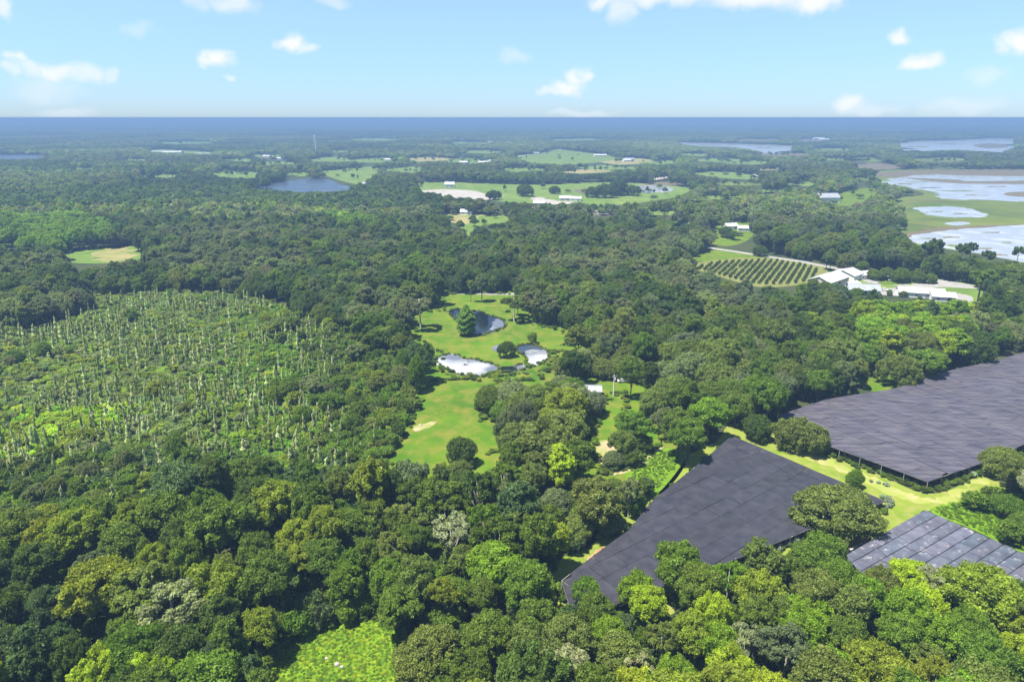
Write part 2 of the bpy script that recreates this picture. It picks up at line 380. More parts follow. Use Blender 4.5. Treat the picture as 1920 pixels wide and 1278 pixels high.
# --- fields, farther
field('field', [(98,484),(140,472),(200,466),(266,462),(262,484),(200,492),(140,492)], 0, M['pasture'], 10)
psheet('dry_grass', [(175,478),(205,466),(240,464),(255,474),(235,487),(195,490)], .04, M['dry'], kind='structure', jag=2)
field('field', [(0,452),(38,456),(40,465),(0,466)], 0, M['pasture'], 6)
field('pond', [(14,460),(40,458),(44,466),(22,468)], .04, M['blue_water'], 1, clear=False)
PAST = [(778,343),(835,341),(900,344),(1010,347),(1120,342),(1200,344),(1290,352),(1300,360),(1240,374),(1130,386),(1085,380),(1020,381),(962,379),(925,376),(850,366),(782,357)]
field('pasture', PAST, 0, M['pasture'], 12)
psheet('dry_pond', [(779,359),(830,355),(880,357),(905,362),(925,373),(880,374),(820,367)], .05, M['sand'], kind='structure')
psheet('mud_bank', [(1075,357),(1110,352),(1160,352),(1190,356),(1150,366),(1100,364)], .04, M['mud'], kind='structure')
psheet('sand_bank', [(1090,356),(1120,353),(1130,356),(1100,359)], .06, M['sand'], kind='structure')
psheet('sand_bank', [(1184,350),(1215,347),(1245,348),(1266,357),(1230,361),(1195,360)], .05, M['water'], kind='structure', jag=1)
psheet('sand_bank', [(995,372),(1015,370),(1040,376),(1075,378),(1060,383),(1020,382)], .05, M['sand'], kind='structure', jag=1)
field('sand_bank', [(1118,394),(1140,392),(1148,399),(1125,402)], .05, M['sand'], 1)
field('field', [(815,406),(850,402),(900,403),(960,406),(950,415),(900,424),(880,440),(862,436),(862,420),(830,414)], 0, M['dry'], 6)
psheet('pasture', [(905,404),(962,406),(950,416),(905,424),(882,441),(862,437),(866,424),(890,415)], .04, M['pasture'], kind='structure')
field('pasture', [(962,292),(1010,288),(1045,279),(1090,285),(1130,290),(1175,299),(1110,305),(1050,308),(985,303)], 0, M['pasture'], 20)
field('pasture', [(602,322),(650,316),(705,313),(712,324),(680,344),(640,338)], 0, M['pasture'], 8)
field('pasture', [(385,326),(430,321),(488,324),(484,334),(410,331)], 0, M['pasture'], 8)
field('lake', [(478,352),(530,341),(570,336),(612,336),(640,347),(668,351),(640,358),(560,360)], .05, M['blue_water'], 4)
field('lake', [(-60,292),(40,290),(92,291),(70,297),(-60,299)], .05, M['blue_water'], 3)
field('pasture', [(1185,425),(1225,420),(1222,432),(1192,433)], 0, M['lawn'], 6)
field('pasture', [(1318,430),(1360,420),(1402,418),(1412,434),(1395,452),(1362,460),(1330,452)], 0, M['lawn'], 8)
field('pasture', [(1285,488),(1300,472),(1330,464),(1400,474),(1440,484),(1340,489)], 0, M['lawn'], 8)
VINE = [(1298,500),(1345,488),(1440,484),(1500,492),(1545,504),(1530,524),(1480,534),(1420,534),(1340,514)]
field('vineyard_ground', VINE, .02, M['vinefloor'], 10)
field('pasture', [(1285,325),(1330,322),(1372,323),(1425,330),(1418,337),(1350,333)], 0, M['pasture'], 8)
field('pasture', [(1532,374),(1560,366),(1605,355),(1640,352),(1642,364),(1600,384),(1562,384)], 0, M['lawn'], 6)
field('field', [(620,283),(650,281),(660,284),(625,286)], 0, M['pasture'], 6)
field('field', [(1490,262),(1540,258),(1560,262),(1510,266)], 0, M['mud'], 6)
# lake basin at the right
BASIN = [(1640,326),(1700,318),(1960,318),(1960,500),(1890,486),(1850,478),(1780,466),(1715,456),(1690,440),(1685,425),(1700,392),(1672,372),(1735,366),(1700,352),(1655,342)]
field('lake_basin_ground', BASIN, .0, M['reeds'], 14)
psheet('mud_bank', [(1640,328),(1700,320),(1990,318),(1990,332),(1850,335),(1700,334)], .04, M['mud'], kind='structure')
psheet('mud_bank', [(1690,440),(1740,430),(1800,424),(1990,420),(1990,432),(1800,432),(1720,446)], .04, M['mud'], kind='structure')
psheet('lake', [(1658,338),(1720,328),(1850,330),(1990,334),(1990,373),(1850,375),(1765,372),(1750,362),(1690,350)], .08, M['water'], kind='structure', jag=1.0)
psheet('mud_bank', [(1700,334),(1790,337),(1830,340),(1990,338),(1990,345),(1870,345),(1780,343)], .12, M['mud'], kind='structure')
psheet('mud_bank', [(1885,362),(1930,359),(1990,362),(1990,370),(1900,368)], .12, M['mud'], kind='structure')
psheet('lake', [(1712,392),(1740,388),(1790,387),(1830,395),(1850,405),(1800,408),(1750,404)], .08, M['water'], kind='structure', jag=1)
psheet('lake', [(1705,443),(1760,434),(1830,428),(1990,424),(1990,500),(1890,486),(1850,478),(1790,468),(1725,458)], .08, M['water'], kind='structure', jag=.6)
psheet('lake', [(1770,419),(1800,416),(1820,419),(1795,423)], .08, M['water'], kind='structure')
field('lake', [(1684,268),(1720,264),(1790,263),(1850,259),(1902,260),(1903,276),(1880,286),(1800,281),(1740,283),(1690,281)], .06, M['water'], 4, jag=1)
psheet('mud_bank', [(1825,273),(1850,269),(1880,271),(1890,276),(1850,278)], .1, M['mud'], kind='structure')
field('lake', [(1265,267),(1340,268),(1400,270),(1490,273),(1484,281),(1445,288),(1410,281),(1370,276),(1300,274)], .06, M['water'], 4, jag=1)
field('lake', [(1590,312),(1640,306),(1680,310),(1690,316),(1640,318)], .06, M['mud'], 4, jag=1)
field('lake', [(1205,336),(1250,331),(1258,334),(1225,338)], .06, M['sand'], 1)
field('lake', [(270,283),(300,280),(340,282),(400,285),(395,288),(330,287)], .06, M['pasture'], 4)
for i, (x, y, w, hh, mt) in enumerate([(700,301,40,2.2,'pasture'),(800,299,60,1.6,'dry'),(880,302,50,2,'pasture'),(1240,305,40,1.5,'pasture'),(1180,303,60,2.5,'dry'),(1345,300,50,1.5,'pasture'),(500,292,40,1.2,'pasture'),(345,268,70,1.2,'pasture'),
        (1470,290,60,1.6,'mud'),(1560,280,50,1.2,'pasture'),(150,316,40,1.2,'pasture'),(1450,357,34,1.6,'pasture'),(1245,345,40,1.5,'mud'),(1390,345,60,2,'reeds'),(520,306,50,1.5,'pasture'),(1080,262,60,1,'pasture'),(700,262,60,1,'pasture'),(1620,300,40,2,'reeds'),
        (1280,421,30,3,'lawn'),(1350,392,40,2,'pasture'),(1050,415,26,2,'pasture'),(1420,262,60,1,'mud'),(880,268,50,.9,'pasture'),(250,300,40,1,'pasture'),(1760,300,60,2,'reeds'),(1560,410,26,2,'pasture'),(1480,400,24,2,'dry'),(760,318,40,2.5,'pasture'),(620,300,60,2,'pasture'),(980,318,60,1.6,'pasture'),(1100,322,50,1.6,'dry'),(1150,315,70,2,'pasture'),(300,330,50,1.5,'pasture'),(1220,365,50,3,'pasture'),(1350,370,36,2,'pasture'),(1240,398,34,2.5,'pasture'),(1130,400,30,2,'mud'),(1500,345,40,2,'pasture'),(1620,335,30,2,'reeds'),(1400,305,60,1.6,'pasture'),(1300,290,50,1.2,'pasture'),(560,326,26,2,'pasture'),(900,285,60,1.4,'pasture'),(450,300,40,1.4,'pasture'),(1560,300,70,1.6,'reeds'),(1450,318,50,1.5,'dry')]):
    rr_ = random.Random(i); field('field', [(x + w*math.cos(a)*rr_.uniform(.6, 1.1), y + 2.4*hh*math.sin(a)*rr_.uniform(.5, 1.2)) for a in [k*PI/5 for k in range(10)]], -.01*(i % 3) + .02, M[mt], 2)
for i, (x, y, w, h_) in enumerate([(1740,352,34,1.2),(1800,358,50,1.0),(1870,350,30,.9),(1700,345,24,1.2),(1830,366,26,1.0),(1760,397,18,1.2),(1800,401,14,1.0),(1735,400,10,.8),(1780,445,26,2),(1740,447,18,1.4),(1860,436,20,1),(1800,461,30,2.2),(1840,466,20,2),
        (1720,275,30,1),(1780,270,34,.8),(1330,272,30,.8),(1430,277,24,.8),(1890,455,14,1.2),(1870,478,26,2),(1725,341,30,1)]):
    rr_ = random.Random(40+i); psheet('reed_bank' if i % 2 else 'mud_bank', [(x + w*math.cos(a)*rr_.uniform(.3, 1.1), y + h_*math.sin(a)*rr_.uniform(.3, 1.2)) for a in [k*PI/6 for k in range(12)]], .14, M['reeds' if i % 2 else 'mud'], kind='structure', jag=1)
# yard of the farm at the right
YARD = [(1500,530),(1530,518),(1600,500),(1640,512),(1700,512),(1750,525),(1830,535),(1832,560),(1822,572),(1780,562),(1700,552),(1640,548),(1590,540)]
field('farmyard', YARD, 0.0, M['pasture'], 10)
psheet('road', [(1640,543),(1700,536),(1735,524),(1760,524),(1830,536),(1828,541),(1765,538),(1742,542),(1790,549),(1822,556),(1818,566),(1770,561),(1700,556),(1640,552),(1600,548),(1600,543)], .05, M['gravel'], kind='structure')
psheet('road', [(1626,519),(1680,514),(1685,518),(1640,524),(1700,533),(1696,536),(1640,532),(1615,524)], .07, M['gravel'], kind='structure')
psheet('grass_island', [(1658,527),(1690,528),(1694,533),(1660,534),(1645,530)], .1, M['lawn'], kind='structure')
def road(name, ppx, w, z, mat):
    P = [Vector((*at(x, y), 0)) for x, y in ppx]; v = []
    for i, p in enumerate(P):
        d = (P[min(i+1, len(P)-1)] - P[max(i-1, 0)]).normalized(); n = Vector((-d.y, d.x, 0))*w/2
        v += [(p.x+n.x, p.y+n.y, z), (p.x-n.x, p.y-n.y, z)]
    f = [(2*i, 2*i+1, 2*i+3, 2*i+2) for i in range(len(P)-1)]
    link(name, mesh_from(name, v, f, mat))['kind'] = 'structure'
road('road', [(1290,455),(1325,464),(1380,472),(1440,481),(1500,490),(1573,504),(1600,512)], 6.5, .06, M['gravel'])
CLEAR.append([(1322,461),(1440,477),(1573,500),(1573,506),(1440,485),(1322,468)])
road('road', [(930,299),(958,296),(985,291),(1030,284)], 8, .09, M['gravel'])

# ------------------------------------------------------------------ tree meshes
def leaf_quads(P, N, size, aspect=1.3, jit=.7, r=rng):
    """rhombic leaf clusters at points P facing N"""
    n = len(P)
    D = N + r.normal(0, jit, (n, 3)); D /= np.linalg.norm(D, axis=1)[:, None] + 1e-9
    A = np.cross(D, r.normal(0, 1, (n, 3))); A /= np.linalg.norm(A, axis=1)[:, None] + 1e-9
    B = np.cross(D, A); s = (size * r.uniform(.6, 1.4, n))[:, None]
    Q = np.stack([P - A*s*aspect/1.0, P - B*s*.75, P + A*s*aspect, P + B*s*.75], 1)
    Q[:, [0, 2]] -= (D*s*.25)[:, None, :]
    return Q
def lobes_points(Cn, R, n, r=rng, up=.15, squash=1.0, cull=.8):
    """points and normals on the outside of a set of lobes"""
    area = R**2; k = r.choice(len(Cn), n, p=area/area.sum())
    d = r.normal(0, 1, (n, 3)); d[:, 2] += up; d /= np.linalg.norm(d, axis=1)[:, None]
    ph = r.uniform(0, 6.28, (len(Cn), 3))[k]                     # every lobe has its own lumpy outline
    lump = 1 + .20*np.sin(d[:, 0]*5 + ph[:, 0]) + .16*np.sin(d[:, 1]*6 + ph[:, 1]) + .14*np.sin(d[:, 2]*7 + ph[:, 2])
    rad = R[k] * lump * r.uniform(.70, 1.10, n)
    P = Cn[k] + d*rad[:, None]*np.array([1, 1, squash])
    keep = np.ones(n, bool)
    for j in range(len(Cn)):
        q = (P - Cn[j]) / np.array([1, 1, squash])
        keep &= ~((np.linalg.norm(q, axis=1) < R[j]*cull) & (k != j))
    return P[keep], d[keep], k[keep]
def tree_mesh(name, P, N, k, size, jit=.7, extra=None, variation=.22, core=None, mats=None):
    Q = leaf_quads(P, N, size, jit=jit)
    variation *= 1.25
    n = len(Q); V = Q.reshape(-1, 3); F = np.arange(n*4).reshape(-1, 4)
    lv = rng.uniform(1-variation, 1+variation, n)
    kk = np.asarray(k); per = rng.uniform(.84, 1.16, kk.max()+1)[kk] if len(kk) else 1
    hue = rng.uniform(-.08, .08, n)
    colr = np.stack([lv*per*(1+hue), lv*per, lv*per*(1-hue), np.ones(n)], 1)
    me = bpy.data.meshes.new(name)
    verts = V; faces = [F]; cols = [colr]; fm = [np.zeros(n, np.int32)]
    allv = [V]; tri_faces = []
    me.vertices.add(len(V)); me.vertices.foreach_set('co', V.astype(np.float32).ravel())
    me.loops.add(n*4); me.loops.foreach_set('vertex_index', F.ravel().astype(np.int32))
    me.polygons.add(n); me.polygons.foreach_set('loop_start', (np.arange(n)*4).astype(np.int32))
    try: me.polygons.foreach_set('loop_total', np.full(n, 4, np.int32))
    except Exception: pass
    me.materials.append(M['leaf'])
    me.update(calc_edges=True)
    a = me.attributes.new('leaf', 'FLOAT_COLOR', 'FACE'); a.data.foreach_set('color', colr.astype(np.float32).ravel())
    me.validate()
    return me
def trunk_mesh(name, h, r0, limbs, mat, top=None, bend=.5):
    b = MB(); top = top or h
    off = Vector((random.uniform(-bend, bend), random.uniform(-bend, bend), 0))
    b.tube([(0,0,-.3),(0,0,.3),tuple(off*.5 + Vector((0,0,top*.45))),tuple(off + Vector((0,0,top)))], [r0*1.5, r0, r0*.75, r0*.25], 7)
    for tip, start, r in limbs:
        s = off*(start/top)*1.0 + Vector((0,0,start)); t = Vector(tip); mid = s*.45 + t*.55 + Vector((0,0,-.08*(t-s).length))
        b.tube([tuple(s), tuple(mid), tuple(t)], [r, r*.65, r*.2], 5)
    return mesh_from(name, b.v, b.f, mat, smooth=True)

def dims(P):
    return float(np.percentile(P[:, 2], 99.5)), float(np.percentile(np.hypot(P[:, 0], P[:, 1]), 96))
PROTO = {}      # kind -> list of (trunk mesh or None, crown mesh, nominal height, nominal crown radius)
def make_round(kind, nvar, H, R, nl, rl, zc, zr, nq, size, bark='bark', squash=.85, airy=False, top_bias=0):
    lst = []
    for v in range(nvar):
        cs = []; rs = []
        tries = 0
        while len(cs) < nl and tries < 4000:
            tries += 1
            d = rng.normal(0, 1, 3); d /= np.linalg.norm(d)
            if d[2] < -.45: continue
            q = rng.uniform(.35, 1.0)**.5
            wob = 1 + .22*math.sin(3*math.atan2(d[1], d[0]) + v*2.1) * (1-abs(d[2]))
            c = np.array([d[0]*R*q*wob, d[1]*R*q*wob, zc + d[2]*zr*q])
            r_ = rl*rng.uniform(.65, 1.3)
            if any(np.linalg.norm(c-o) < (r_+ro)*(.62 if airy else .42) for o, ro in zip(cs, rs)): continue
            cs.append(c); rs.append(r_)
        Cn, Rr = np.array(cs), np.array(rs)
        P, N, k = lobes_points(Cn, Rr, nq, squash=squash, up=.35)
        crown = tree_mesh(f'{kind}_crown', P, N, k, size)
        idx = np.argsort(-Rr)[:9]
        limbs = [(tuple(Cn[i]*np.array([.92,.92,1])), H*random.uniform(.22, .5), .16) for i in idx]
        trunk = trunk_mesh(f'{kind}_trunk', H*.86, .30, limbs, M[bark])
        lst.append((trunk, crown, *dims(P)))
    PROTO[kind] = lst
make_round('broadleaf', 7, 15, 5.0, 66, 1.2, 9.6, 4.4, 32000, .17)
make_round('lumpy', 5, 14, 5.2, 60, 1.15, 9.0, 4.2, 32000, .17, squash=1.0)
make_round('airy', 4, 16, 5.2, 38, .95, 11, 4.0, 13000, .19, bark='pale_bark', airy=True, squash=.7)
make_round('tall', 4, 18, 3.6, 46, 1.05, 10.5, 7.0, 21000, .20, squash=1.0)
make_round('bush', 4, 4.6, 2.3, 16, .85, 2.2, 1.7, 2600, .21, squash=.9)
make_round('fartree', 5, 14, 5.2, 20, 1.9, 8.6, 4.2, 1500, .75, squash=.9)
make_round('column_far', 2, 18, 3.3, 18, 1.5, 10.5, 6.5, 1300, .7, squash=1.0)

def make_oak(kind, nvar, H, R, nq, size, moss):
    lst = []
    for v in range(nvar):
        cs, rs = [], []
        for i in range(1400):
            a = rng.uniform(0, 2*PI); q = math.sqrt(rng.uniform(0, 1)); wob = 1 + .2*math.sin(2*a + v) + .1*math.sin(5*a + v*3)
            x, y = R*q*wob*math.cos(a), R*q*wob*math.sin(a)
            z = 3.2 + (H-4.6)*math.sqrt(max(0, 1-q*q*.92))*rng.uniform(.82, 1.0) if i % 4 else rng.uniform(2.2, H*.55)
            if i % 4 == 0 and q < .75: continue
            r_ = rng.uniform(.8, 1.5)
            c = np.array([x, y, z])
            if any(np.linalg.norm(c-o) < (r_+ro)*.45 for o, ro in zip(cs, rs)): continue
            cs.append(c); rs.append(r_)
            if len(cs) > 100: break
        Cn, Rr = np.array(cs), np.array(rs)
        P, N, k = lobes_points(Cn, Rr, nq, squash=.9, up=.3)
        if moss:                                 # hanging strands below the outer lobes
            m = int(len(P)*.22); i = rng.choice(len(P), m)
            L_ = rng.uniform(.3, 2.2, m); P2 = P[i].copy(); P2[:, 2] -= L_; N2 = N[i].copy(); N2[:, 2] = .1
            P = np.vstack([P, P2]); N = np.vstack([N, N2]); k = np.concatenate([k, k[i]])
        crown = tree_mesh(f'{kind}_crown', P, N, k, size)
        idx = rng.choice(len(Cn), 12, replace=False)
        limbs = [(tuple(Cn[i]), H*random.uniform(.12, .3), .26) for i in idx]
        lst.append((trunk_mesh(f'{kind}_trunk', H*.7, .55, limbs, M['bark']), crown, *dims(P)))
    PROTO[kind] = lst
make_oak('oak', 6, 12, 7.5, 36000, .20, True)
make_oak('dense', 4, 11, 5.5, 24000, .19, False)

def make_column(kind, nvar, H, R, nq, size):
    """thin trunk wrapped in pale vines"""
    lst = []
    for v in range(nvar):
        t = rng.uniform(.08, 1, nq); a = rng.uniform(0, 2*PI, nq)
        w = R*(.45 + .55*np.sin(t*9 + v*2)**2)*(1.15 - t)*rng.uniform(.4, 1.1, nq)
        P = np.stack([np.cos(a)*w, np.sin(a)*w, t*H], 1); N = np.stack([np.cos(a), np.sin(a), .9+0*a], 1)
        crown = tree_mesh(f'{kind}_crown', P, N, (t*7).astype(int), size, jit=.4)
        b = MB(); b.tube([(0,0,-.2),(.1,.05,H*.5),(0.25,-.1,H*1.12)], [.16,.12,.05], 6)
        for j in range(4):
            z = H*random.uniform(.55, 1.0); q = random.uniform(0, 2*PI); b.tube([(0.1,0,z),(math.cos(q)*.9, math.sin(q)*.9, z+random.uniform(.2,1))], [.05,.02], 4)
        lst.append((mesh_from(f'{kind}_trunk', b.v, b.f, M['pale_bark'], smooth=True), crown, H, R))
    PROTO[kind] = lst
make_column('snag', 7, 8.0, 1.25, 1300, .2)
def make_conic(kind, nvar, H, R, nq, size, base=.12):
    lst = []
    for v in range(nvar):
        t = rng.uniform(0, 1, nq)**.8; a = rng.uniform(0, 2*PI, nq)
        lay = .55 + .45*np.abs(np.sin(t*14 + 1.3*np.sin(a*3 + v) + v))
        w = R*np.minimum(1, (1-t)*2.3 + .1)*lay*rng.uniform(.65, 1.05, nq)
        P = np.stack([np.cos(a)*w, np.sin(a)*w, H*(base + (1-base)*t)], 1); N = np.stack([np.cos(a), np.sin(a), .6+0*a], 1)
        crown = tree_mesh(f'{kind}_crown', P, N, (t*14).astype(int), size, jit=.5)
        lst.append((trunk_mesh(f'{kind}_trunk', H*.95, .28, [], M['bark'], bend=.1), crown, H, R))
    PROTO[kind] = lst
make_conic('cypress', 2, 14, 3.4, 12000, .24)
def make_flat(kind, H, R, nl, rl, bark, nvar=2, nq=9000, size=.25):
    """long bare trunk with a flat crown"""
    lst = []
    for v in range(nvar):
        a = rng.uniform(0, 2*PI, nl); q = np.sqrt(rng.uniform(0, 1, nl))
        Cn = np.stack([np.cos(a)*q*R*.85, np.sin(a)*q*R*.85, H - rl*1.2 - (q**2)*H*.12 - rng.uniform(0, .18*H, nl)], 1); Rr = rl*rng.uniform(.7, 1.25, nl)
        P, N, k = lobes_points(Cn, Rr, nq, squash=.7, up=.3)
        crown = tree_mesh(f'{kind}_crown', P, N, k, size)
        limbs = [(tuple(Cn[i]), H*random.uniform(.55, .75), .12) for i in range(min(8, nl))]
        lst.append((trunk_mesh(f'{kind}_trunk', H*.9, .33, limbs, M[bark], bend=.3), crown, *dims(P)))
    PROTO[kind] = lst
make_flat('pine', 17, 4.6, 18, 1.1, 'bark')
make_flat('whitetrunk', 15, 5.2, 22, 1.3, 'pale_bark')
def make_palm():
    H = 11; b = MB(); b.tube([(0,0,-.2),(.1,0,H*.5),(0,.1,H)], [.26,.18,.16], 8)
    trunk = mesh_from('palm_trunk', b.v, b.f, M['pale_bark'], smooth=True)
    P = []; N = []; k = []
    for f in range(26):
        a = f*2.4; e = .9 - 1.9*(f/26); L_ = 2.4
        for s in np.linspace(.1, 1, 26):
            r = L_*s; z = H + r*math.sin(e)*.9 - 1.1*s*s
            for w in (-.25, 0, .25):
                P.append((math.cos(a)*r*math.cos(e*.7) - math.sin(a)*w, math.sin(a)*r*math.cos(e*.7) + math.cos(a)*w, z)); N.append((.2*math.cos(a), .2*math.sin(a), 1)); k.append(f)
    crown = tree_mesh('palm_crown', np.array(P), np.array(N), k, .2, jit=.3)
    PROTO['palm'] = [(trunk, crown, 12, 2.6)]
make_palm()

# tints: base colours of the foliage
T = dict(dark=(.078,.125,.018), mid=(.120,.180,.020), weed=(.112,.200,.010), green=(.125,.210,.018), lime=(.28,.37,.018), yellow=(.205,.262,.022), olive=(.158,.205,.040),
         pale=(.30,.34,.18), blue=(.082,.135,.042), grey=(.142,.180,.078), bright=(.175,.290,.016), moss=(.180,.222,.085), tan=(.20,.215,.10))
WORD = dict(dark='dark green', mid='mid green', green='fresh green', lime='lime green', yellow='yellow-green', olive='olive green', pale='silvery green',
            blue='blue-green', grey='grey-green', bright='bright green', moss='mossy grey-green', tan='brownish')
TREES = []     # every tree: dict(x,y,h,r,kind,tint,name,label)
def vary(c, a=.15):
    g_ = random.uniform(1-a, 1+a); return tuple(v*g_*random.uniform(1-a*.4, 1+a*.4) for v in c)
def add_tree(px, py, wpx, kind, tint, h=None, base=False, label=None, frac=.66, group=None, sq=1.0):
    """a tree whose crown centre (or foot, base=True) is seen at px,py with a crown wpx pixels wide"""
    H0, R0 = PROTO[kind][0][2], PROTO[kind][0][3]
    hh = h or H0
    for _ in range(3):
        x, y = at(px, py, 0 if base else hh*frac)
        dep = y*C_ - ((0 if base else hh*frac) - CAM_H)*S_
        r_ = wpx/2*dep/FPX
        if h is None: hh = H0*(r_/R0)*sq if kind not in ('broadleaf','lumpy','airy') else min(max(H0*(r_/R0)**.6, 9), 20)
    TREES.append(dict(x=x, y=y, h=hh, r=r_, kind=kind, tint=tint, label=label, hand=True, group=group))
# ---- hand placed: front left forest (crown centres)
for t in [(190,1100,125,'broadleaf','yellow'),(325,1140,112,'airy','pale'),(180,1262,95,'lumpy','lime'),(285,1272,110,'lumpy','lime'),(292,1095,68,'broadleaf','olive'),
          (232,1022,88,'broadleaf','mid'),(140,1000,105,'broadleaf','yellow'),(38,992,95,'broadleaf','mid'),(312,960,98,'broadleaf','mid'),(405,985,120,'broadleaf','green'),
          (340,1005,70,'broadleaf','dark'),(552,1012,80,'broadleaf','yellow'),(500,1085,105,'broadleaf','mid'),(285,1052,62,'broadleaf','yellow'),(172,1070,70,'airy','grey'),
          (335,1222,105,'broadleaf','dark'),(85,1140,80,'broadleaf','blue'),(15,1215,70,'airy','blue'),(105,1215,80,'broadleaf','blue'),(60,1060,90,'broadleaf','dark'),
          (415,1155,70,'tall','dark'),(425,1205,70,'tall','mid'),(330,915,120,'broadleaf','blue'),(375,895,75,'dense','grey'),(480,930,85,'broadleaf','dark'),
          (478,1040,80,'broadleaf','mid'),(610,1050,80,'broadleaf','mid'),(650,1090,70,'broadleaf','green'),(640,975,80,'dense','green'),
          (736,1035,70,'airy','olive'),(846,1002,88,'airy','pale'),(800,1215,132,'oak','olive'),(925,1062,105,'lumpy','bright'),(840,1108,82,'dense','green'),(905,1115,62,'broadleaf','mid'),
          (730,1085,80,'broadleaf','green'),(690,1040,60,'broadleaf','mid'),(870,1050,60,'broadleaf','olive'),(985,1095,95,'broadleaf','green'),(780,1010,60,'broadleaf','mid'),
          (770,900,72,'whitetrunk','grey'),(30,1130,70,'broadleaf','dark'),(400,1250,80,'airy','blue'),(240,1190,80,'broadleaf','mid'),(700,1120,60,'dense','green'),
          (420,1075,70,'airy','olive'),(175,935,60,'dense','olive'),(90,960,60,'dense','yellow'),(570,945,60,'dense','dark')]:
    add_tree(*t)
# ---- front right forest
for t in [(1195,1105,68,'lumpy','bright'),(1275,1058,100,'lumpy','green'),(1310,1100,90,'broadleaf','mid'),(1215,1130,70,'lumpy','lime'),(1420,1108,92,'lumpy','yellow'),(1430,1050,76,'airy','olive'),
          (1545,1040,90,'lumpy','green'),(1510,1055,70,'broadleaf','mid'),(1570,1090,85,'broadleaf','green'),(1530,1110,92,'broadleaf','olive'),(1600,1140,70,'tall','olive'),(1500,1190,90,'lumpy','bright'),
          (1655,1100,70,'broadleaf','olive'),(1705,1082,72,'lumpy','lime'),(1748,1095,66,'airy','pale'),(1728,1135,88,'lumpy','lime'),(1835,1110,132,'lumpy','yellow'),(1290,1185,82,'lumpy','yellow'),
          (1345,1205,75,'broadleaf','bright'),(1400,1205,70,'airy','pale'),(1475,1222,100,'airy','grey'),(1060,1200,100,'broadleaf','olive'),(1115,1150,70,'broadleaf','mid'),(1010,1160,80,'broadleaf','mid'),
          (980,1210,80,'lumpy','olive'),(1060,1262,100,'airy','pale'),(1165,1230,90,'broadleaf','olive'),(1200,1265,70,'airy','pale'),(1270,1265,80,'lumpy','bright'),(1370,1262,100,'lumpy','lime'),
          (1550,1255,90,'lumpy','bright'),(1590,1195,70,'broadleaf','mid'),(1640,1255,120,'lumpy','yellow'),(1690,1190,80,'broadleaf','green'),(1765,1195,90,'lumpy','bright'),(1820,1180,80,'broadleaf','green'),
          (1890,1160,80,'lumpy','yellow'),(1850,1240,110,'broadleaf','green'),(1905,1225,80,'lumpy','lime'),(1745,1250,80,'airy','olive'),(1100,1110,55,'lumpy','green'),(1140,1190,70,'lumpy','bright'),
          (1000,1260,70,'broadleaf','dark'),(880,1262,90,'lumpy','mid'),(1460,1150,60,'broadleaf','olive'),(1240,1200,60,'airy','olive')]:
    add_tree(*t)
# ---- trees round the shade roofs
add_tree(1568,960,160,'oak','olive',h=11,frac=.45,label='broad mossy weeping oak standing at the right edge of the front shade roof')
add_tree(1603,898,34,'dense','green',h=5.5,frac=.5,label='small round dark green tree alone on the mown grass between the shade roofs')
add_tree(1500,815,96,'oak','olive',frac=.5,label='wide grey-green weeping tree at the left corner of the rear shade roof')
add_tree(1420,800,62,'dense','dark',frac=.5,label='dark round tree just left of the wide weeping tree by the rear shade roof')
add_tree(1880,860,82,'oak','olive',frac=.6,label='olive oak overhanging the right edge of the rear shade roof')
add_tree(1912,895,60,'oak','moss',frac=.6)
add_tree(1890,950,60,'dense','green',frac=.5); add_tree(1915,985,60,'dense','mid',frac=.5); add_tree(1860,930,40,'bush','mid',frac=.5)
add_tree(1895,1000,50,'bush','green',frac=.5); add_tree(1832,938,44,'bush','green',frac=.5)
add_tree(1738,682,72,'broadleaf','green',h=13,frac=.55,label='bushy green tree standing out on the grass at the far edge of the rear shade roof')
# ---- trees on the lawns
add_tree(866,845,56,'dense','dark',h=8.5,frac=.5,label='dark round tree standing alone at the front of the big lawn')
for t in [(915,748,62,'dense','mid'),(960,742,84,'oak','moss'),(1000,745,56,'oak','olive'),(945,770,50,'dense','green'),(1068,688,58,'oak','olive'),(1052,722,56,'oak','moss'),(1085,680,76,'oak','moss'),
          (1106,758,64,'dense','grey'),(1060,775,90,'lumpy','yellow'),(1010,760,62,'broadleaf','olive'),(1020,850,116,'lumpy','olive'),(1060,820,96,'lumpy','olive'),(970,828,60,'lumpy','olive'),(965,865,64,'lumpy','mid'),
          (1080,870,80,'broadleaf','mid'),(1095,800,46,'dense','mid'),(1030,800,60,'lumpy','yellow'),(1185,808,64,'lumpy','green'),(1195,830,52,'dense','mid'),(1165,838,46,'lumpy','olive'),(1150,862,44,'dense','grey'),(1180,855,48,'dense','mid'),
          (1275,812,74,'broadleaf','mid'),(1290,830,70,'broadleaf','green'),(1330,788,74,'lumpy','bright'),(1230,750,76,'oak','olive'),(1265,735,84,'oak','olive'),(1240,705,78,'oak','moss'),(1180,690,70,'oak','olive'),
          (1130,690,56,'oak','olive'),(1300,690,90,'oak','moss'),(1350,710,90,'oak','olive'),(1330,740,80,'oak','mid'),(1380,760,70,'dense','mid'),(1400,700,80,'oak','olive'),(1290,650,80,'oak','grey'),
          (860,880,50,'oak','olive'),(800,925,50,'dense','olive'),(930,905,70,'oak','moss'),(1000,905,60,'lumpy','olive'),(965,950,66,'airy','grey'),(1040,945,80,'oak','grey'),(1120,950,100,'lumpy','olive'),
          (1150,920,56,'dense','mid'),(1180,935,52,'airy','moss'),(900,935,60,'broadleaf','green'),(870,950,60,'dense','mid'),(1075,995,80,'oak','olive'),(1145,985,60,'dense','olive'),(1030,990,56,'broadleaf','mid')]:
    add_tree(*t, frac=.5)
add_tree(874,603,36,'cypress','green',h=15,frac=.45,label='dense conical cypress rising from the near bank of the dark pond')
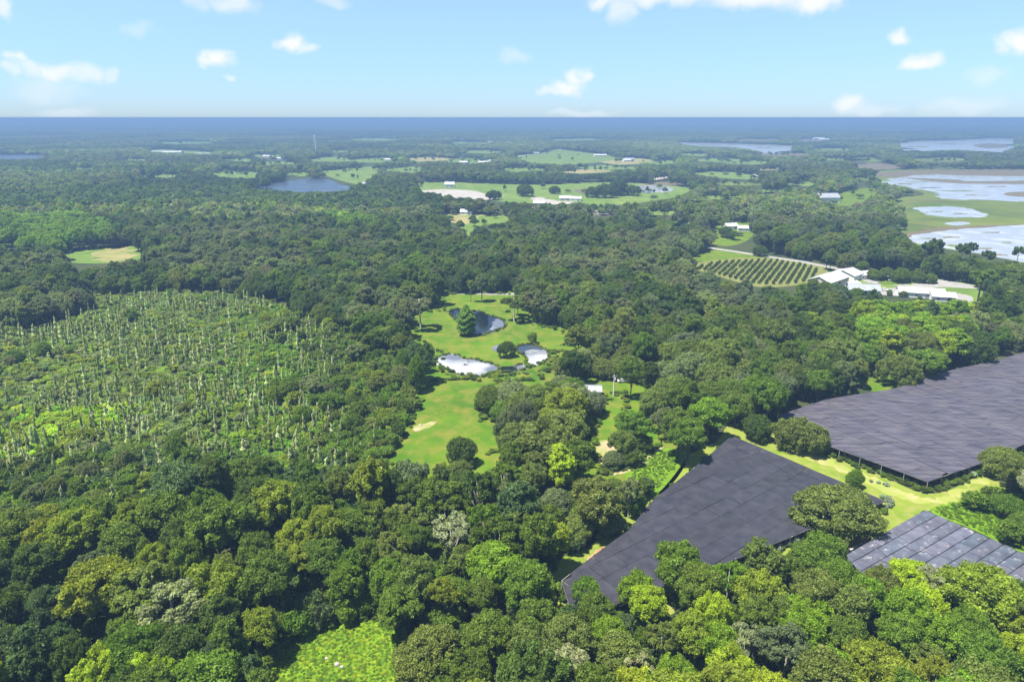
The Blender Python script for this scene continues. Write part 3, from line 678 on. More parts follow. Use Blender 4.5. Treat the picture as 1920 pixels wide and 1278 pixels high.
add_tree(950,655,34,'dense','dark',h=7,frac=.5,label='dark round tree on the grassy point between the two pale ponds')
add_tree(998,634,20,'bush','mid',h=5,frac=.5,label='small bush on the bank behind the right pale pond')
add_tree(789,617,52,'whitetrunk','grey',h=15,base=True,label='tall tree with a long white bare trunk at the left side of the upper lawn')
add_tree(964,603,46,'whitetrunk','mid',h=12.5,base=True,label='leaning tree with a white trunk right of the dark pond')
add_tree(883,566,14,'palm','olive',h=13,base=True,label='slim palm standing alone in the middle of the upper lawn')
add_tree(903,540,26,'tall','grey',frac=.5); add_tree(848,520,34,'dense','blue',frac=.5); add_tree(888,518,40,'dense','blue',frac=.5); add_tree(970,520,50,'oak','mid',frac=.5)
add_tree(760,905,60,'whitetrunk','moss',frac=.7); add_tree(655,880,20,'snag','olive',h=9,frac=.5)
for t in [(1548,538,30,'oak','mid'),(1572,545,34,'dense','blue'),(1605,550,30,'oak','mid'),(1640,560,34,'oak','dark'),(1525,532,26,'dense','mid'),(1668,548,14,'dense','mid'),(1694,551,16,'dense','olive'),(1580,520,12,'dense','mid')]: add_tree(*t, frac=.5)
# bright stand beyond the roofs, and pines by the lake
for i in range(26):
    add_tree(1625 + (i % 9)*23 + random.uniform(-9, 9), 585 + (i//9)*26 + random.uniform(-6, 6), random.uniform(48, 62), 'tall' if i % 3 else 'lumpy', 'bright' if i % 4 else 'lime', h=16, frac=.7)
add_tree(1518,602,42,'lumpy','lime',h=12); add_tree(1590,640,46,'lumpy','yellow',h=12)
for x, y in [(1757,455),(1805,466),(1822,463),(1740,462),(1912,470),(1855,478)]: add_tree(x, y, 24, 'pine', 'dark', h=19, frac=.85)
add_tree(1843,520,52,'pine','mid',h=21,frac=.8,label='tall pine with a bare trunk right of the farmyard'); 
for x, y, w in [(985,357,34),(1135,358,40),(1110,360,30),(1160,352,44),(1185,357,30),(925,366,28),(960,392,40),(1040,356,22)]: add_tree(x, y, w, 'oak', 'dark', frac=.5)
for x, y, w in [(1560,467,26),(1290,438,50),(1362,435,32),(1445,455,44),(1425,470,30),(1640,515,30),(1662,513,34),(1690,516,40),(1720,518,34),(1745,522,28),(1618,498,26)]: add_tree(x, y, w, 'oak', 'mid' if x > 1500 else 'dark', frac=.5)

# ------------------------------------------------------------------ fill the woods
MARSH = [(-80,640),(0,612),(60,622),(150,590),(170,552),(240,556),(300,548),(420,552),(500,562),(560,590),(640,632),(700,668),(748,700),(760,745),(740,790),(725,830),(690,868),(640,884),(590,880),(540,874),(470,862),(400,868),(300,862),(330,890),(250,925),(120,950),(0,965),(-80,970)]
BRIGHT = [[(-60,425),(0,405),(150,405),(205,420),(205,466),(100,470),(-60,450)], [(590,400),(660,405),(720,420),(640,428)]]
hand_xy = np.array([(t['x'], t['y'], t['r']) for t in TREES])
def scatter(d0, d1, spacing, seed, side=1.0, margin=40):
    """jittered grid of points inside the camera's wedge"""
    r = np.random.default_rng(seed)
    ys = np.arange(d0, d1, spacing); out = []
    for y in ys:
        w = (y*.98 + 60)*.78*side + margin
        xs = np.arange(-w, w, spacing)
        out.append(np.stack([xs + r.uniform(-.42, .42, len(xs))*spacing + (spacing/2 if int(y/spacing) % 2 else 0), y + r.uniform(-.42, .42, len(xs))*spacing], 1))
    return np.vstack(out)
def allowed(P, H, R, polys=None):
    ok = np.ones(len(P), bool)
    for f, sx in ((0, 0), (.45, -1), (.45, 1), (.98, 0), (.8, -.7), (.8, .7)):
        u, v, dpt = project(P[:, 0] + sx*R*.8, P[:, 1], H*f)
        wob = np.where(v < 500, (value_noise(P, 38, 77) - .5)*np.clip(14000/dpt, 5, 34), 0)
        Q = np.stack([u + wob, v + wob*.03], 1)
        for poly in (polys or CLEAR): ok &= ~inside(Q, poly)
    return ok
def value_noise(P, s, seed):
    r = np.random.default_rng(seed); g_ = r.uniform(0, 1, (64, 64))
    q = P/s; i = np.floor(q).astype(int); f = q - i; f = f*f*(3-2*f)
    a = g_[i[:,0] % 64, i[:,1] % 64]; b = g_[(i[:,0]+1) % 64, i[:,1] % 64]; c = g_[i[:,0] % 64, (i[:,1]+1) % 64]; d = g_[(i[:,0]+1) % 64, (i[:,1]+1) % 64]
    return (a*(1-f[:,0]) + b*f[:,0])*(1-f[:,1]) + (c*(1-f[:,0]) + d*f[:,0])*f[:,1]

# shade roof outlines (px), used here as clearings and built further down
ROOF_A = [(1372,817),(1662,938),(1380,1045),(1150,1135),(1068,1138),(1053,1088),(1105,1047),(1180,992),(1225,937),(1300,876)]
ROOF_B = [(1457,778),(1547,750),(1677,727),(1720,713),(1800,690),(1873,673),(1960,650),(1990,800),(1843,867),(1740,903),(1537,830)]
ROOF_C = [(1733,956),(1930,1040),(2000,1070),(1901,1089),(1771,1096),(1617,1080),(1584,1042),(1644,992)]
for rf in (ROOF_A, ROOF_B, ROOF_C): clearing(rf)

def pick_style(u, v, n1, n2, r):
    """kind and tint of a fill tree by where in the woods it stands"""
    if v > 880:
        if u > 1000: return r.choice(['lumpy','broadleaf','lumpy','airy','tall']), r.choice(['yellow','bright','olive','green','mid','lime','pale'], p=[.2,.17,.2,.17,.13,.08,.05])
        return r.choice(['broadleaf','broadleaf','lumpy','tall','airy']), r.choice(['mid','dark','green','yellow','blue','olive','pale'], p=[.27,.14,.19,.15,.08,.13,.04])
    for b in BRIGHT:
        if inside([(u, v)], b)[0]: return 'lumpy', 'bright'
    if v > 600:
        if u < 860: return r.choice(['broadleaf','dense','lumpy']), r.choice(['mid','green','dark','olive','blue'], p=[.35,.25,.2,.1,.1])
        return r.choice(['oak','broadleaf','lumpy']), r.choice(['mid','olive','dark','moss','green','grey'], p=[.28,.24,.16,.12,.12,.08])
    k = r.choice(['broadleaf','oak','tall','airy'], p=[.45,.35,.12,.08])
    if n1 > .62: return k, r.choice(['grey','moss','olive','tan'], p=[.5,.25,.2,.05])
    return k, r.choice(['mid','dark','blue','olive','grey','green'], p=[.28,.26,.16,.12,.12,.06])

P = scatter(62, 640, 7.5, 3)
n = len(P); r_ = np.random.default_rng(5)
Hh = r_.uniform(10.5, 17.5, n); Rr = Hh*r_.uniform(.27, .43, n)
u, v, dpt = project(P[:,0], P[:,1], Hh*.6)
inm = inside(np.stack([u, v], 1), MARSH) | inside(np.stack(project(P[:,0], P[:,1], 0*Hh)[:2], 1), MARSH) | inside(np.stack(project(P[:,0], P[:,1], .95*Hh)[:2], 1), MARSH)
fringe = inm & (u > 560 + 90*np.sin(v*.05)) & (r_.uniform(0, 1, n) < .62)            # low trees at the lawn side of the marsh
fringe |= inm & (v > 850) & (r_.uniform(0, 1, n) < .55)
fringe |= inm & (r_.uniform(0, 1, n) < .02)
Hh = np.where(fringe, Hh*.5, Hh); Rr = np.where(fringe, Rr*.62, Rr)
ok = allowed(P, Hh, Rr) & (~inm | fringe)
for i in range(n):
    if ok[i]:
        d = np.hypot(hand_xy[:,0]-P[i,0], hand_xy[:,1]-P[i,1])
        if (d < np.minimum(hand_xy[:,2]*.75 + Rr[i]*.45, 9.5)).any(): ok[i] = False
n1 = value_noise(P, 55, 1); n2 = value_noise(P, 20, 2)
for i in np.where(ok)[0]:
    kind, tint = pick_style(u[i], v[i], n1[i], n2[i], r_)
    R0, H0 = PROTO[kind][0][3], PROTO[kind][0][2]
    h = Hh[i]; rr = Rr[i]
    if kind == 'oak': rr = h*r_.uniform(.42, .56); h *= .8
    if kind == 'tall': h *= 1.12; rr *= .75
    if fringe[i]: tint = r_.choice(['green','yellow','olive','mid','moss']); kind = r_.choice(['broadleaf','dense','lumpy'])
    TREES.append(dict(x=P[i,0], y=P[i,1], h=h, r=rr, kind=str(kind), tint=str(tint), label=None, hand=False, group=None))

# ------------------------------------------------------------------ sort into individuals and stuff
NAME = dict(broadleaf='broadleaf_tree', lumpy='broadleaf_tree', airy='broadleaf_tree', tall='broadleaf_tree', dense='broadleaf_tree', oak='oak_tree', bush='bush', cypress='cypress_tree',
            pine='pine_tree', whitetrunk='white_trunked_tree', palm='palm_tree', snag='dead_tree')
FORM = dict(broadleaf='round-crowned tree', lumpy='knobbly-crowned tree', airy='open pale-branched tree', tall='tall narrow tree', dense='dense rounded tree', oak='spreading oak', bush='bush',
            cypress='conical cypress', pine='pine with a bare trunk', whitetrunk='white-trunked tree', palm='palm', snag='vine-wrapped dead trunk')
LAND = [('the bright bottom clearing', 650, 1225), ('the bare dirt by the front shade roof', 1125, 1040), ('the front shade roof', 1370, 960),
        ('the striped shade roof', 1740, 1025), ('the rear shade roof', 1700, 790), ('the wide weeping oak', 1568, 960), ('the mown grass crossing', 1720, 930),
        ('the big lawn', 850, 790), ('the pale pond', 880, 690), ('the dark pond', 900, 600), ('the upper lawn', 890, 570), ('the small barn lawn', 1160, 760), ('the grey roofed barn', 1110, 722),
        ('the curved dirt track', 1200, 860), ('the open marsh thicket', 300, 720), ('the right end of the marsh', 640, 700), ('the near edge of the marsh', 230, 880), ('the lower left corner', 60, 1260),
        ('the lower right corner', 1880, 1255), ('the bottom edge right of centre', 1330, 1270), ('the bottom edge, left third', 330, 1275), ('the farmyard', 1680, 540), ('the vineyard', 1420, 510),
        ('the lone dark tree on the lawn', 866, 842), ('the lower left edge', 20, 1080), ('the dry field at the left', 190, 480), ('the bright tree stand at the left', 110, 435), ('the lake at the right edge', 1830, 455), ('the dark woods left of centre', 400, 510), ('the woods above the upper lawn', 900, 500),
        ('the woods below the vineyard', 1250, 600), ('the lime tree stand', 1720, 600), ('the right edge of the photo', 1900, 640), ('the dark wood left of the clearing', 450, 1100), ('the red dirt patch', 595, 1150)]
def place_phrase(u, v):
    best = min(LAND, key=lambda L_: (L_[1]-u)**2 + ((L_[2]-v)*1.3)**2)
    dx, dy = u-best[1], v-best[2]; d = math.hypot(dx, dy)
    if d < 28: rel = 'right beside'
    elif abs(dx) > abs(dy)*1.1: rel = 'right of' if dx > 0 else 'left of'
    else: rel = 'in front of' if dy > 0 else 'behind'
    return rel + ' ' + best[0]
for t in TREES:
    t['u'], t['v'], t['d'] = project(t['x'], t['y'], t['h']*.65)
def in_view(t): 
    return -40 < t['u'] < 1960 and t['v'] < 1330
groups = {}
for t in TREES: groups.setdefault(NAME[t['kind']], []).append(t)
INDIV, REST = [], []
for nm, lst in groups.items():
    vis = [t for t in lst if in_view(t)]; hid = [t for t in lst if not in_view(t)]
    vis.sort(key=lambda t: (not t['label'], t['d'] - (40 if t['hand'] else 0)))
    INDIV += vis[:300]; REST += vis[300:] + hid
ORD = ['first','second','third','fourth','fifth','sixth','seventh','eighth','ninth','tenth','eleventh','twelfth','thirteenth','fourteenth','fifteenth','sixteenth']
def nth(k):
    ones = ['','first','second','third','fourth','fifth','sixth','seventh','eighth','ninth','tenth','eleventh','twelfth','thirteenth','fourteenth','fifteenth','sixteenth','seventeenth','eighteenth','nineteenth']
    if k < 20: return ones[k]
    t_ = {2: ('twentieth', 'twenty'), 3: ('thirtieth', 'thirty'), 4: ('fortieth', 'forty'), 5: ('fiftieth', 'fifty')}[k//10]
    return t_[0] if k % 10 == 0 else t_[1] + '-' + ones[k % 10]
def size_word(t):
    w = 2*t['r']
    return 'small' if w < 6.4 else ('broad' if w > 11.5 else ('large' if w > 9.2 else ''))
def fit(t):
    w = t['label'].split()
    if len(w) > 16: w = [q for q in w if q != 'the']
    if len(w) > 16 and w[0] in ('small', 'broad', 'large'): w = w[1:]
    t['label'] = ' '.join(w)
def label_all(lst):
    label_all_(lst)
    for t in lst: fit(t)
def label_all_(lst):
    by = {}
    for t in lst:
        if not t['label']:
            s = size_word(t); t['_l'] = ' '.join((f"{s} {WORD[t['tint']]} {FORM[t['kind']]}").split()); t['_p'] = place_phrase(t['u'], t['v'])
            by.setdefault((t['_l'], t['_p']), []).append(t)
    for (a, p), g_ in by.items():
        if len(g_) == 1: g_[0]['label'] = f'{a} {p}'; continue
        ex = max(q['u'] for q in g_) - min(q['u'] for q in g_); ey = max(q['v'] for q in g_) - min(q['v'] for q in g_)
        horiz = ex >= ey; g_.sort(key=lambda q: q['u'] if horiz else -q['v'])
        ends = ('leftmost', 'rightmost') if horiz else ('nearest', 'farthest')
        for i, q in enumerate(g_):
            if i == 0: o_ = ends[0]
            elif i == len(g_)-1: o_ = ends[1]
            else: o_ = nth(i+1) + (' from left' if horiz else ' nearest')
            q['label'] = f'{a} {p}, {o_}'
label_all(INDIV)
GRP = dict(broadleaf_tree='broadleaf trees of the woods', oak_tree='spreading oaks of the woods and lawns', pine_tree='pines standing by the lake', bush='bushes by the lawns and roofs', white_trunked_tree='trees with bare white trunks', dead_tree='vine-wrapped dead trunks of the marsh', cypress_tree=None, palm_tree=None)
CATN = dict(broadleaf_tree='tree', oak_tree='oak tree', pine_tree='pine tree', bush='bush', white_trunked_tree='tree', dead_tree='dead tree', cypress_tree='cypress', palm_tree='palm tree')
def make_indiv(t):
    nm = NAME[t['kind']]; pr = PROTO[t['kind']]; tr, cr, H0, R0 = pr[random.randrange(len(pr))]
    e = empty(nm, (t['x'], t['y'], 0), random.uniform(0, 2*PI))
    q_ = random.uniform(.9, 1.13); e.scale = (t['r']/R0*q_, t['r']/R0/q_, t['h']/H0)
    prop(e, t['label'], CATN[nm], GRP[nm])
    if t['kind'] == 'snag': e.rotation_euler.x = random.gauss(0, .07); e.rotation_euler.y = random.gauss(0, .07)
    o = link('trunk', tr, e); c = link('crown', cr, e)
    c['tint'] = list(vary(tuple(q*(1.55 if t['kind'] == 'snag' else 1) for q in T[t['tint']]), .12))
for t in INDIV: make_indiv(t)

# ------------------------------------------------------------------ instanced stuff (geometry nodes)
def proto_collection(name, meshes):
    c = bpy.data.collections.new(name)
    for i, ms in enumerate(meshes):
        o = bpy.data.objects.new(f'{name}_{i:02d}', ms); c.objects.link(o)
    return c
def joined(trunk, crown, name):
    """trunk and crown meshes as one mesh for instancing"""
    import bmesh
    bm = bmesh.new(); bm.from_mesh(crown); k = len(bm.faces)
    bm.from_mesh(trunk)
    bm.faces.ensure_lookup_table()
    for f in bm.faces[k:]: f.material_index = 1
    me = bpy.data.meshes.new(name); bm.to_mesh(me); bm.free()
    me.materials.clear(); me.materials.append(M['leaf']); me.materials.append(trunk.materials[0])
    return me
STUFFPROTO = {}; stuff_meshes = []
for kd, lst in PROTO.items():
    STUFFPROTO[kd] = []
    for tr, cr, H0, R0 in lst:
        STUFFPROTO[kd].append((len(stuff_meshes), H0, R0)); stuff_meshes.append(joined(tr, cr, f'{kd}_whole'))
def far_patch(seed):
    """a 70 m patch of closed canopy: many low mounds of leaf clusters"""
    r = np.random.default_rng(seed); n = 46
    Cn = np.stack([r.uniform(-35, 35, n), r.uniform(-35, 35, n), r.uniform(6, 12, n)], 1); Rr = r.uniform(3.5, 6.2, n)
    P, N, k = lobes_points(Cn, Rr, 2600, up=.6, squash=.8, cull=.7)
    return tree_mesh('canopy_patch', P, N, k, 1.5, jit=.5, variation=.25)
STUFFPROTO['patch'] = []
for s in range(4):
    STUFFPROTO['patch'].append((len(stuff_meshes), 14, 35)); stuff_meshes.append(far_patch(100+s))
SC = proto_collection('plant_models', stuff_meshes)
def gn_group():
    ng = bpy.data.node_groups.new('place_plants', 'GeometryNodeTree')
    ng.interface.new_socket('Geometry', in_out='INPUT', socket_type='NodeSocketGeometry'); ng.interface.new_socket('Geometry', in_out='OUTPUT', socket_type='NodeSocketGeometry')
    N = ng.nodes.new; L = ng.links.new
    gi, go = N('NodeGroupInput'), N('NodeGroupOutput'); ip = N('GeometryNodeInstanceOnPoints'); ci = N('GeometryNodeCollectionInfo'); mp = N('GeometryNodeMeshToPoints')
    ci.inputs['Collection'].default_value = SC; ci.inputs['Separate Children'].default_value = True; ci.inputs['Reset Children'].default_value = True
    def na(nm, ty):
        a = N('GeometryNodeInputNamedAttribute'); a.data_type = ty; a.inputs['Name'].default_value = nm; return a.outputs['Attribute']
    L(gi.outputs[0], mp.inputs['Mesh']); L(mp.outputs[0], ip.inputs['Points']); L(ci.outputs[0], ip.inputs['Instance'])
    ip.inputs['Pick Instance'].default_value = True
    L(na('model', 'INT'), ip.inputs['Instance Index']); L(na('turn', 'FLOAT_VECTOR'), ip.inputs['Rotation']); L(na('size', 'FLOAT_VECTOR'), ip.inputs['Scale'])
    L(ip.outputs[0], go.inputs[0]); return ng
NG = gn_group()
def stuff(name, label, cat, rows):
    """rows: list of (x, y, kind, h, r, tint rgb)"""
    n = len(rows)
    if not n: return
    me = bpy.data.meshes.new(name); me.vertices.add(n)
    co = np.zeros((n, 3), np.float32); mod = np.zeros(n, np.int32); rot = np.zeros((n, 3), np.float32); sc = np.zeros((n, 3), np.float32); ti = np.ones((n, 3), np.float32)
    for i, (x, y, kd, h, r, c) in enumerate(rows):
        m_, H0, R0 = random.choice(STUFFPROTO[kd]); co[i] = (x, y, 0); mod[i] = m_; rot[i, 2] = random.uniform(0, 6.28); q_ = random.uniform(.86, 1.16); sc[i] = (r/R0*q_, r/R0/q_, h/H0); ti[i] = c
    me.vertices.foreach_set('co', co.ravel())
    me.attributes.new('model', 'INT', 'POINT').data.foreach_set('value', mod)
    me.attributes.new('turn', 'FLOAT_VECTOR', 'POINT').data.foreach_set('vector', rot.ravel())
    me.attributes.new('size', 'FLOAT_VECTOR', 'POINT').data.foreach_set('vector', sc.ravel())
    me.attributes.new('tint', 'FLOAT_VECTOR', 'POINT').data.foreach_set('vector', ti.ravel())
    me.materials.append(M['leaf'])
    o = link(name, me); md = o.modifiers.new('plants', 'NODES'); md.node_group = NG
    prop(o, label, cat, kind='stuff'); return o
stuff('woodland', 'closed green woodland behind the nearest trees', 'woodland', [(t['x'], t['y'], t['kind'], t['h'], t['r'], vary(T[t['tint']], .15)) for t in REST])

# middle distance: 640 m to 3600 m
P = scatter(640, 1500, 9.5, 11); P2 = scatter(1500, 3600, 13.5, 12)
rows = []
for P, sp in ((P, 9.5), (P2, 13.5)):
    n = len(P); Hh = r_.uniform(10, 17, n)*(.95 if sp < 10 else .88)*(.8+.4*value_noise(P, 120, 8)); Rr = sp*r_.uniform(.48, .72, n)
    ok = allowed(P, Hh, Rr); n1 = value_noise(P, 160, 4); n2 = value_noise(P, 45, 5); n3 = value_noise(P, 260, 15)
    u, v, d = project(P[:,0], P[:,1], Hh*.6)
    br = inside(np.stack([u, v], 1), BRIGHT[0]) | inside(np.stack([u, v], 1), BRIGHT[1])
    ok &= ~((n2 < .13) & (sp > 10))
    for i in np.where(ok)[0]:
        if br[i]: c = (.20,.33,.02)
        elif n1[i] > .62: c = T[random.choice(['grey','olive','moss','mid'])]
        elif n1[i] < .33: c = T[random.choice(['dark','blue','mid','dark'])]
        else: c = T[random.choice(['mid','green','dark','grey','moss','olive','tan','yellow'])]
        kd = 'column_far' if random.random() < .12 else 'fartree'
        q_ = .62 + .85*n3[i]; c = tuple(q_*k_ for k_ in c)
        rows.append((P[i,0], P[i,1], kd, Hh[i], Rr[i], vary(c, .2)))
stuff('distant_woodland', 'blue-green woodland stretching into the distance between the fields', 'woodland', rows)
P = scatter(3600, 15000, 62, 13)
n1 = value_noise(P, 900, 6); n2 = value_noise(P, 260, 7)
ok = allowed(P, np.full(len(P), 12.0), np.full(len(P), 25.0)) & ~(n2 < .16)
rows = [(P[i,0], P[i,1], 'patch', 14*(.8+.6*n2[i]), 35, vary(T['dark'] if n1[i] < .5 else T['mid'], .25)) for i in np.where(ok)[0]]
stuff('far_woodland', 'endless flat forest running out to the horizon', 'forest', rows)

# ---- marsh thicket: bushes as ground cover, vine-wrapped trunks as things
P = scatter(120, 480, 2.9, 21)
u, v, d = project(P[:,0], P[:,1], 2.0)
m = inside(np.stack([u, v], 1), [(x + (0), y) for x, y in grow(MARSH, 6)])
P = P[m]; u = u[m]; v = v[m]; n1 = value_noise(P, 30, 9); n2 = value_noise(P, 11, 10)
rows = []
for i in range(len(P)):
    if random.random() < .12: continue
    east = u[i] > 430 + random.uniform(-60, 60)
    low = v[i] > 760 and u[i] < 350
    c = T[random.choice(['lime','yellow','yellow','bright'])] if low and n1[i] > .35 else (T[random.choice(['green','mid','yellow','green'])] if east else T[random.choice(['olive','yellow','mid','moss','moss','olive'])])
    h = (1.6 + 2.4*n2[i])*random.uniform(.6, 1.25)
    c = (c[0]*1.22, c[1]*1.28, c[2]*1.4)
    rows.append((P[i,0], P[i,1], 'bush', h, 2.0*random.uniform(.7, 1.2), vary(c, .22)))
stuff('marsh_thicket', 'low tangled yellow-green scrub covering the open marsh', 'scrub', rows)
P = scatter(120, 480, 3.2, 22)
u, v, d = project(P[:,0], P[:,1], 3.0)
n1 = value_noise(P, 26, 12)
ok = inside(np.stack([u, v], 1), MARSH) & (np.random.default_rng(3).uniform(0, 1, len(P)) < np.clip((n1-.2)*1.3, 0, .85))
sn = []
for i in np.where(ok)[0]:
    if u[i] > 640 and random.random() < .6: continue
    h = random.uniform(3.2, 8.0); tn = random.choice(['pale','moss','moss','pale','olive'])
    sn.append(dict(x=P[i,0], y=P[i,1], h=h, r=random.uniform(.55, 1.35), kind='snag', tint=tn, label=None, hand=False, u=u[i], v=v[i], d=d[i]))
sn.sort(key=lambda t: t['d']); near = [t for t in sn if in_view(t)][:298]; nid = set(id(t) for t in near)
LAND = [('the far left corner of the marsh', 60, 620), ('the far edge of the marsh', 300, 575), ('the middle of the marsh', 320, 700), ('the right side of the marsh', 500, 680),
        ('the left edge of the marsh', 30, 740), ('the near right side of the marsh', 520, 800), ('the near middle of the marsh', 400, 810), ('the near left of the marsh', 120, 840),
        ('the bright scrub patch at the left', 220, 800), ('the left part of the marsh', 180, 680), ('the near edge of the marsh', 280, 850)]
label_all(near)
for t in near: make_indiv(t)
stuff('dead_trunks', 'farther thin pale trunks standing in the marsh thicket', 'dead trees', [(t['x'], t['y'], 'snag', t['h'], t['r'], vary(tuple(1.55*q for q in T[t['tint']]), .15)) for t in sn if id(t) not in nid])
# undergrowth below the near woods, tall weeds of the clearing, reeds on the banks
def undergrowth(name, label, cat, poly, sp, hr, rr, tints, seed, d0=60, d1=420, prob=1.0, avoid=None):
    P = scatter(d0, d1, sp, seed); u, v, d = project(P[:,0], P[:,1], 0*P[:,0]); Q = np.stack([u, v], 1); m = inside(Q, poly)
    for a in (avoid or []): m &= ~inside(Q, a)
    rows = []
    for x, y in P[m]:
        if random.random() > prob: continue
        rows.append((x, y, 'bush', random.uniform(*hr), random.uniform(*rr), vary(T[random.choice(tints)], .15)))
    stuff(name, label, cat, rows)
undergrowth('weeds', 'bright lime weeds filling the clearing at the bottom', 'weeds', grow(MEADOW, 14), .7, (.08, .26), (.2, .45), ['weed','weed','lime'], 31, d1=160)
undergrowth('weeds', 'rough green weeds at the track and the shade roof edge', 'weeds', grow(WEEDY, 8), 1.1, (.2, .5), (.3, .6), ['weed','green','bright'], 32)
undergrowth('tall_grass', 'tall bright grass right of the striped shade roof', 'grass', [(1745,958),(1800,940),(1860,915),(1920,905),(1960,960),(1960,1045),(1925,1036),(1830,992)], 1.0, (.2, .6), (.3, .6), ['weed','bright','weed'], 33)
undergrowth('understorey', 'dark shrubs filling the gaps between the near trees', 'undergrowth', [(-60,880),(300,850),(560,870),(700,900),(820,900),(1000,900),(1250,930),(1040,1060),(1040,1150),(1200,1160),(1400,1060),(1560,1085),(1980,1110),(1980,1400),(-60,1400)], 4.2, (2.2, 5.5), (1.8, 3.0), ['mid','dark','green','blue'], 34, d0=50,
            avoid=CLEAR)
undergrowth('understorey', 'leafy shrubs along the edges of the lawns', 'undergrowth', [(560,620),(760,600),(770,680),(790,740),(740,850),(690,890),(560,870),(620,780)], 3.6, (2.5, 5.5), (1.8, 3.0), ['green','mid','dark','green','olive'], 35, avoid=CLEAR[:7])


# ------------------------------------------------------------------ shade roofs
def cloth_mat(name, col, col2, spots=None, rough=.55, streak=(1,1,1)):
    m, nt, b = nodes(name); setb(b, rough, .35)
    geo = nt.nodes.new('ShaderNodeNewGeometry')
    a = nt.nodes.new('ShaderNodeAttribute'); a.attribute_type = 'INSTANCER'; a.attribute_name = 'tint'
    mp = nt.nodes.new('ShaderNodeMapping'); mp.inputs['Rotation'].default_value = (0, 0, math.radians(streak[2])); mp.inputs['Scale'].default_value = (streak[0], streak[1], 1)
    nt.links.new(geo.outputs['Position'], mp.inputs['Vector'])
    n = nt.nodes.new('ShaderNodeTexNoise'); n.inputs['Scale'].default_value = .35; n.inputs['Detail'].default_value = 6; nt.links.new(mp.outputs[0], n.inputs['Vector'])
    mr = nt.nodes.new('ShaderNodeMapRange'); mr.inputs['From Min'].default_value = .35; mr.inputs['From Max'].default_value = .68; nt.links.new(n.outputs['Fac'], mr.inputs['Value'])
    mx = nt.nodes.new('ShaderNodeMix'); mx.data_type = 'RGBA'; mx.inputs['A'].default_value = (*col, 1); mx.inputs['B'].default_value = (*col2, 1); nt.links.new(mr.outputs[0], mx.inputs['Factor'])
    cur = mx.outputs['Result']
    if spots:
        n3 = nt.nodes.new('ShaderNodeTexNoise'); n3.inputs['Scale'].default_value = .55; n3.inputs['Detail'].default_value = 8; n3.inputs['Roughness'].default_value = .7; nt.links.new(geo.outputs['Position'], n3.inputs['Vector'])
        m3 = nt.nodes.new('ShaderNodeMapRange'); m3.inputs['From Min'].default_value = .56; m3.inputs['From Max'].default_value = .72; nt.links.new(n3.outputs['Fac'], m3.inputs['Value'])
        x3 = nt.nodes.new('ShaderNodeMix'); x3.data_type = 'RGBA'; nt.links.new(m3.outputs[0], x3.inputs['Factor']); nt.links.new(cur, x3.inputs['A']); x3.inputs['B'].default_value = (*spots, 1); cur = x3.outputs['Result']
    ml = nt.nodes.new('ShaderNodeMix'); ml.data_type = 'RGBA'; ml.blend_type = 'MULTIPLY'; ml.inputs['Factor'].default_value = 1
    nt.links.new(cur, ml.inputs['A']); nt.links.new(a.outputs['Color'], ml.inputs['B']); nt.links.new(ml.outputs['Result'], b.inputs['Base Color'])
    bp = nt.nodes.new('ShaderNodeBump'); bp.inputs['Distance'].default_value = .12; bp.inputs['Strength'].default_value = .7; nt.links.new(n.outputs['Fac'], bp.inputs['Height']); nt.links.new(bp.outputs[0], b.inputs['Normal'])
    return m
M['cloth'] = cloth_mat('shade_cloth', (.021,.021,.030), (.036,.035,.045))
M['cloth_b'] = cloth_mat('old_shade_cloth', (.040,.038,.056), (.088,.080,.096), streak=(.35, 2.2, 52))
M['cloth_c'] = cloth_mat('blue_cover', (.056,.062,.088), (.092,.104,.140), spots=(.30,.30,.32), rough=.6)
M['wood'] = plain_mat('weathered_wood', (.30,.22,.14), .85, .2, .4, .7)
M['palewood'] = plain_mat('pale_wood', (.55,.50,.42), .85, .2, .3, .7)
M['post'] = plain_mat('post', (.42,.40,.36), .8, .2, .3, .8)
M['nursery'] = ground_mat('nursery_ground', [(.035,.04,.025),(.05,.07,.03),(.08,.07,.05)], [2, .7])
def clip_cell(subj, cell):
    """Sutherland-Hodgman: outline subj cut to the convex cell (counter-clockwise)"""
    out = subj
    for i in range(len(cell)):
        a, b = cell[i], cell[(i+1) % len(cell)]; inp = out; out = []
        if not inp: return []
        side = lambda p: (b[0]-a[0])*(p[1]-a[1]) - (b[1]-a[1])*(p[0]-a[0])
        for k in range(len(inp)):
            p, q = inp[k-1], inp[k]; sp, sq = side(p), side(q)
            if (sp >= 0) != (sq >= 0):
                t = sp/(sp-sq); out.append((p[0]+(q[0]-p[0])*t, p[1]+(q[1]-p[1])*t))
            if sq >= 0: out.append(q)
    return out
def area(P): return .5*sum(P[i-1][0]*P[i][1]-P[i][0]*P[i-1][1] for i in range(len(P)))
def roof_surface(x, y, h, amp, seed=0):
    return h + amp*(math.sin(x*.11+seed) + math.sin(y*.13+x*.05+2*seed))*.5
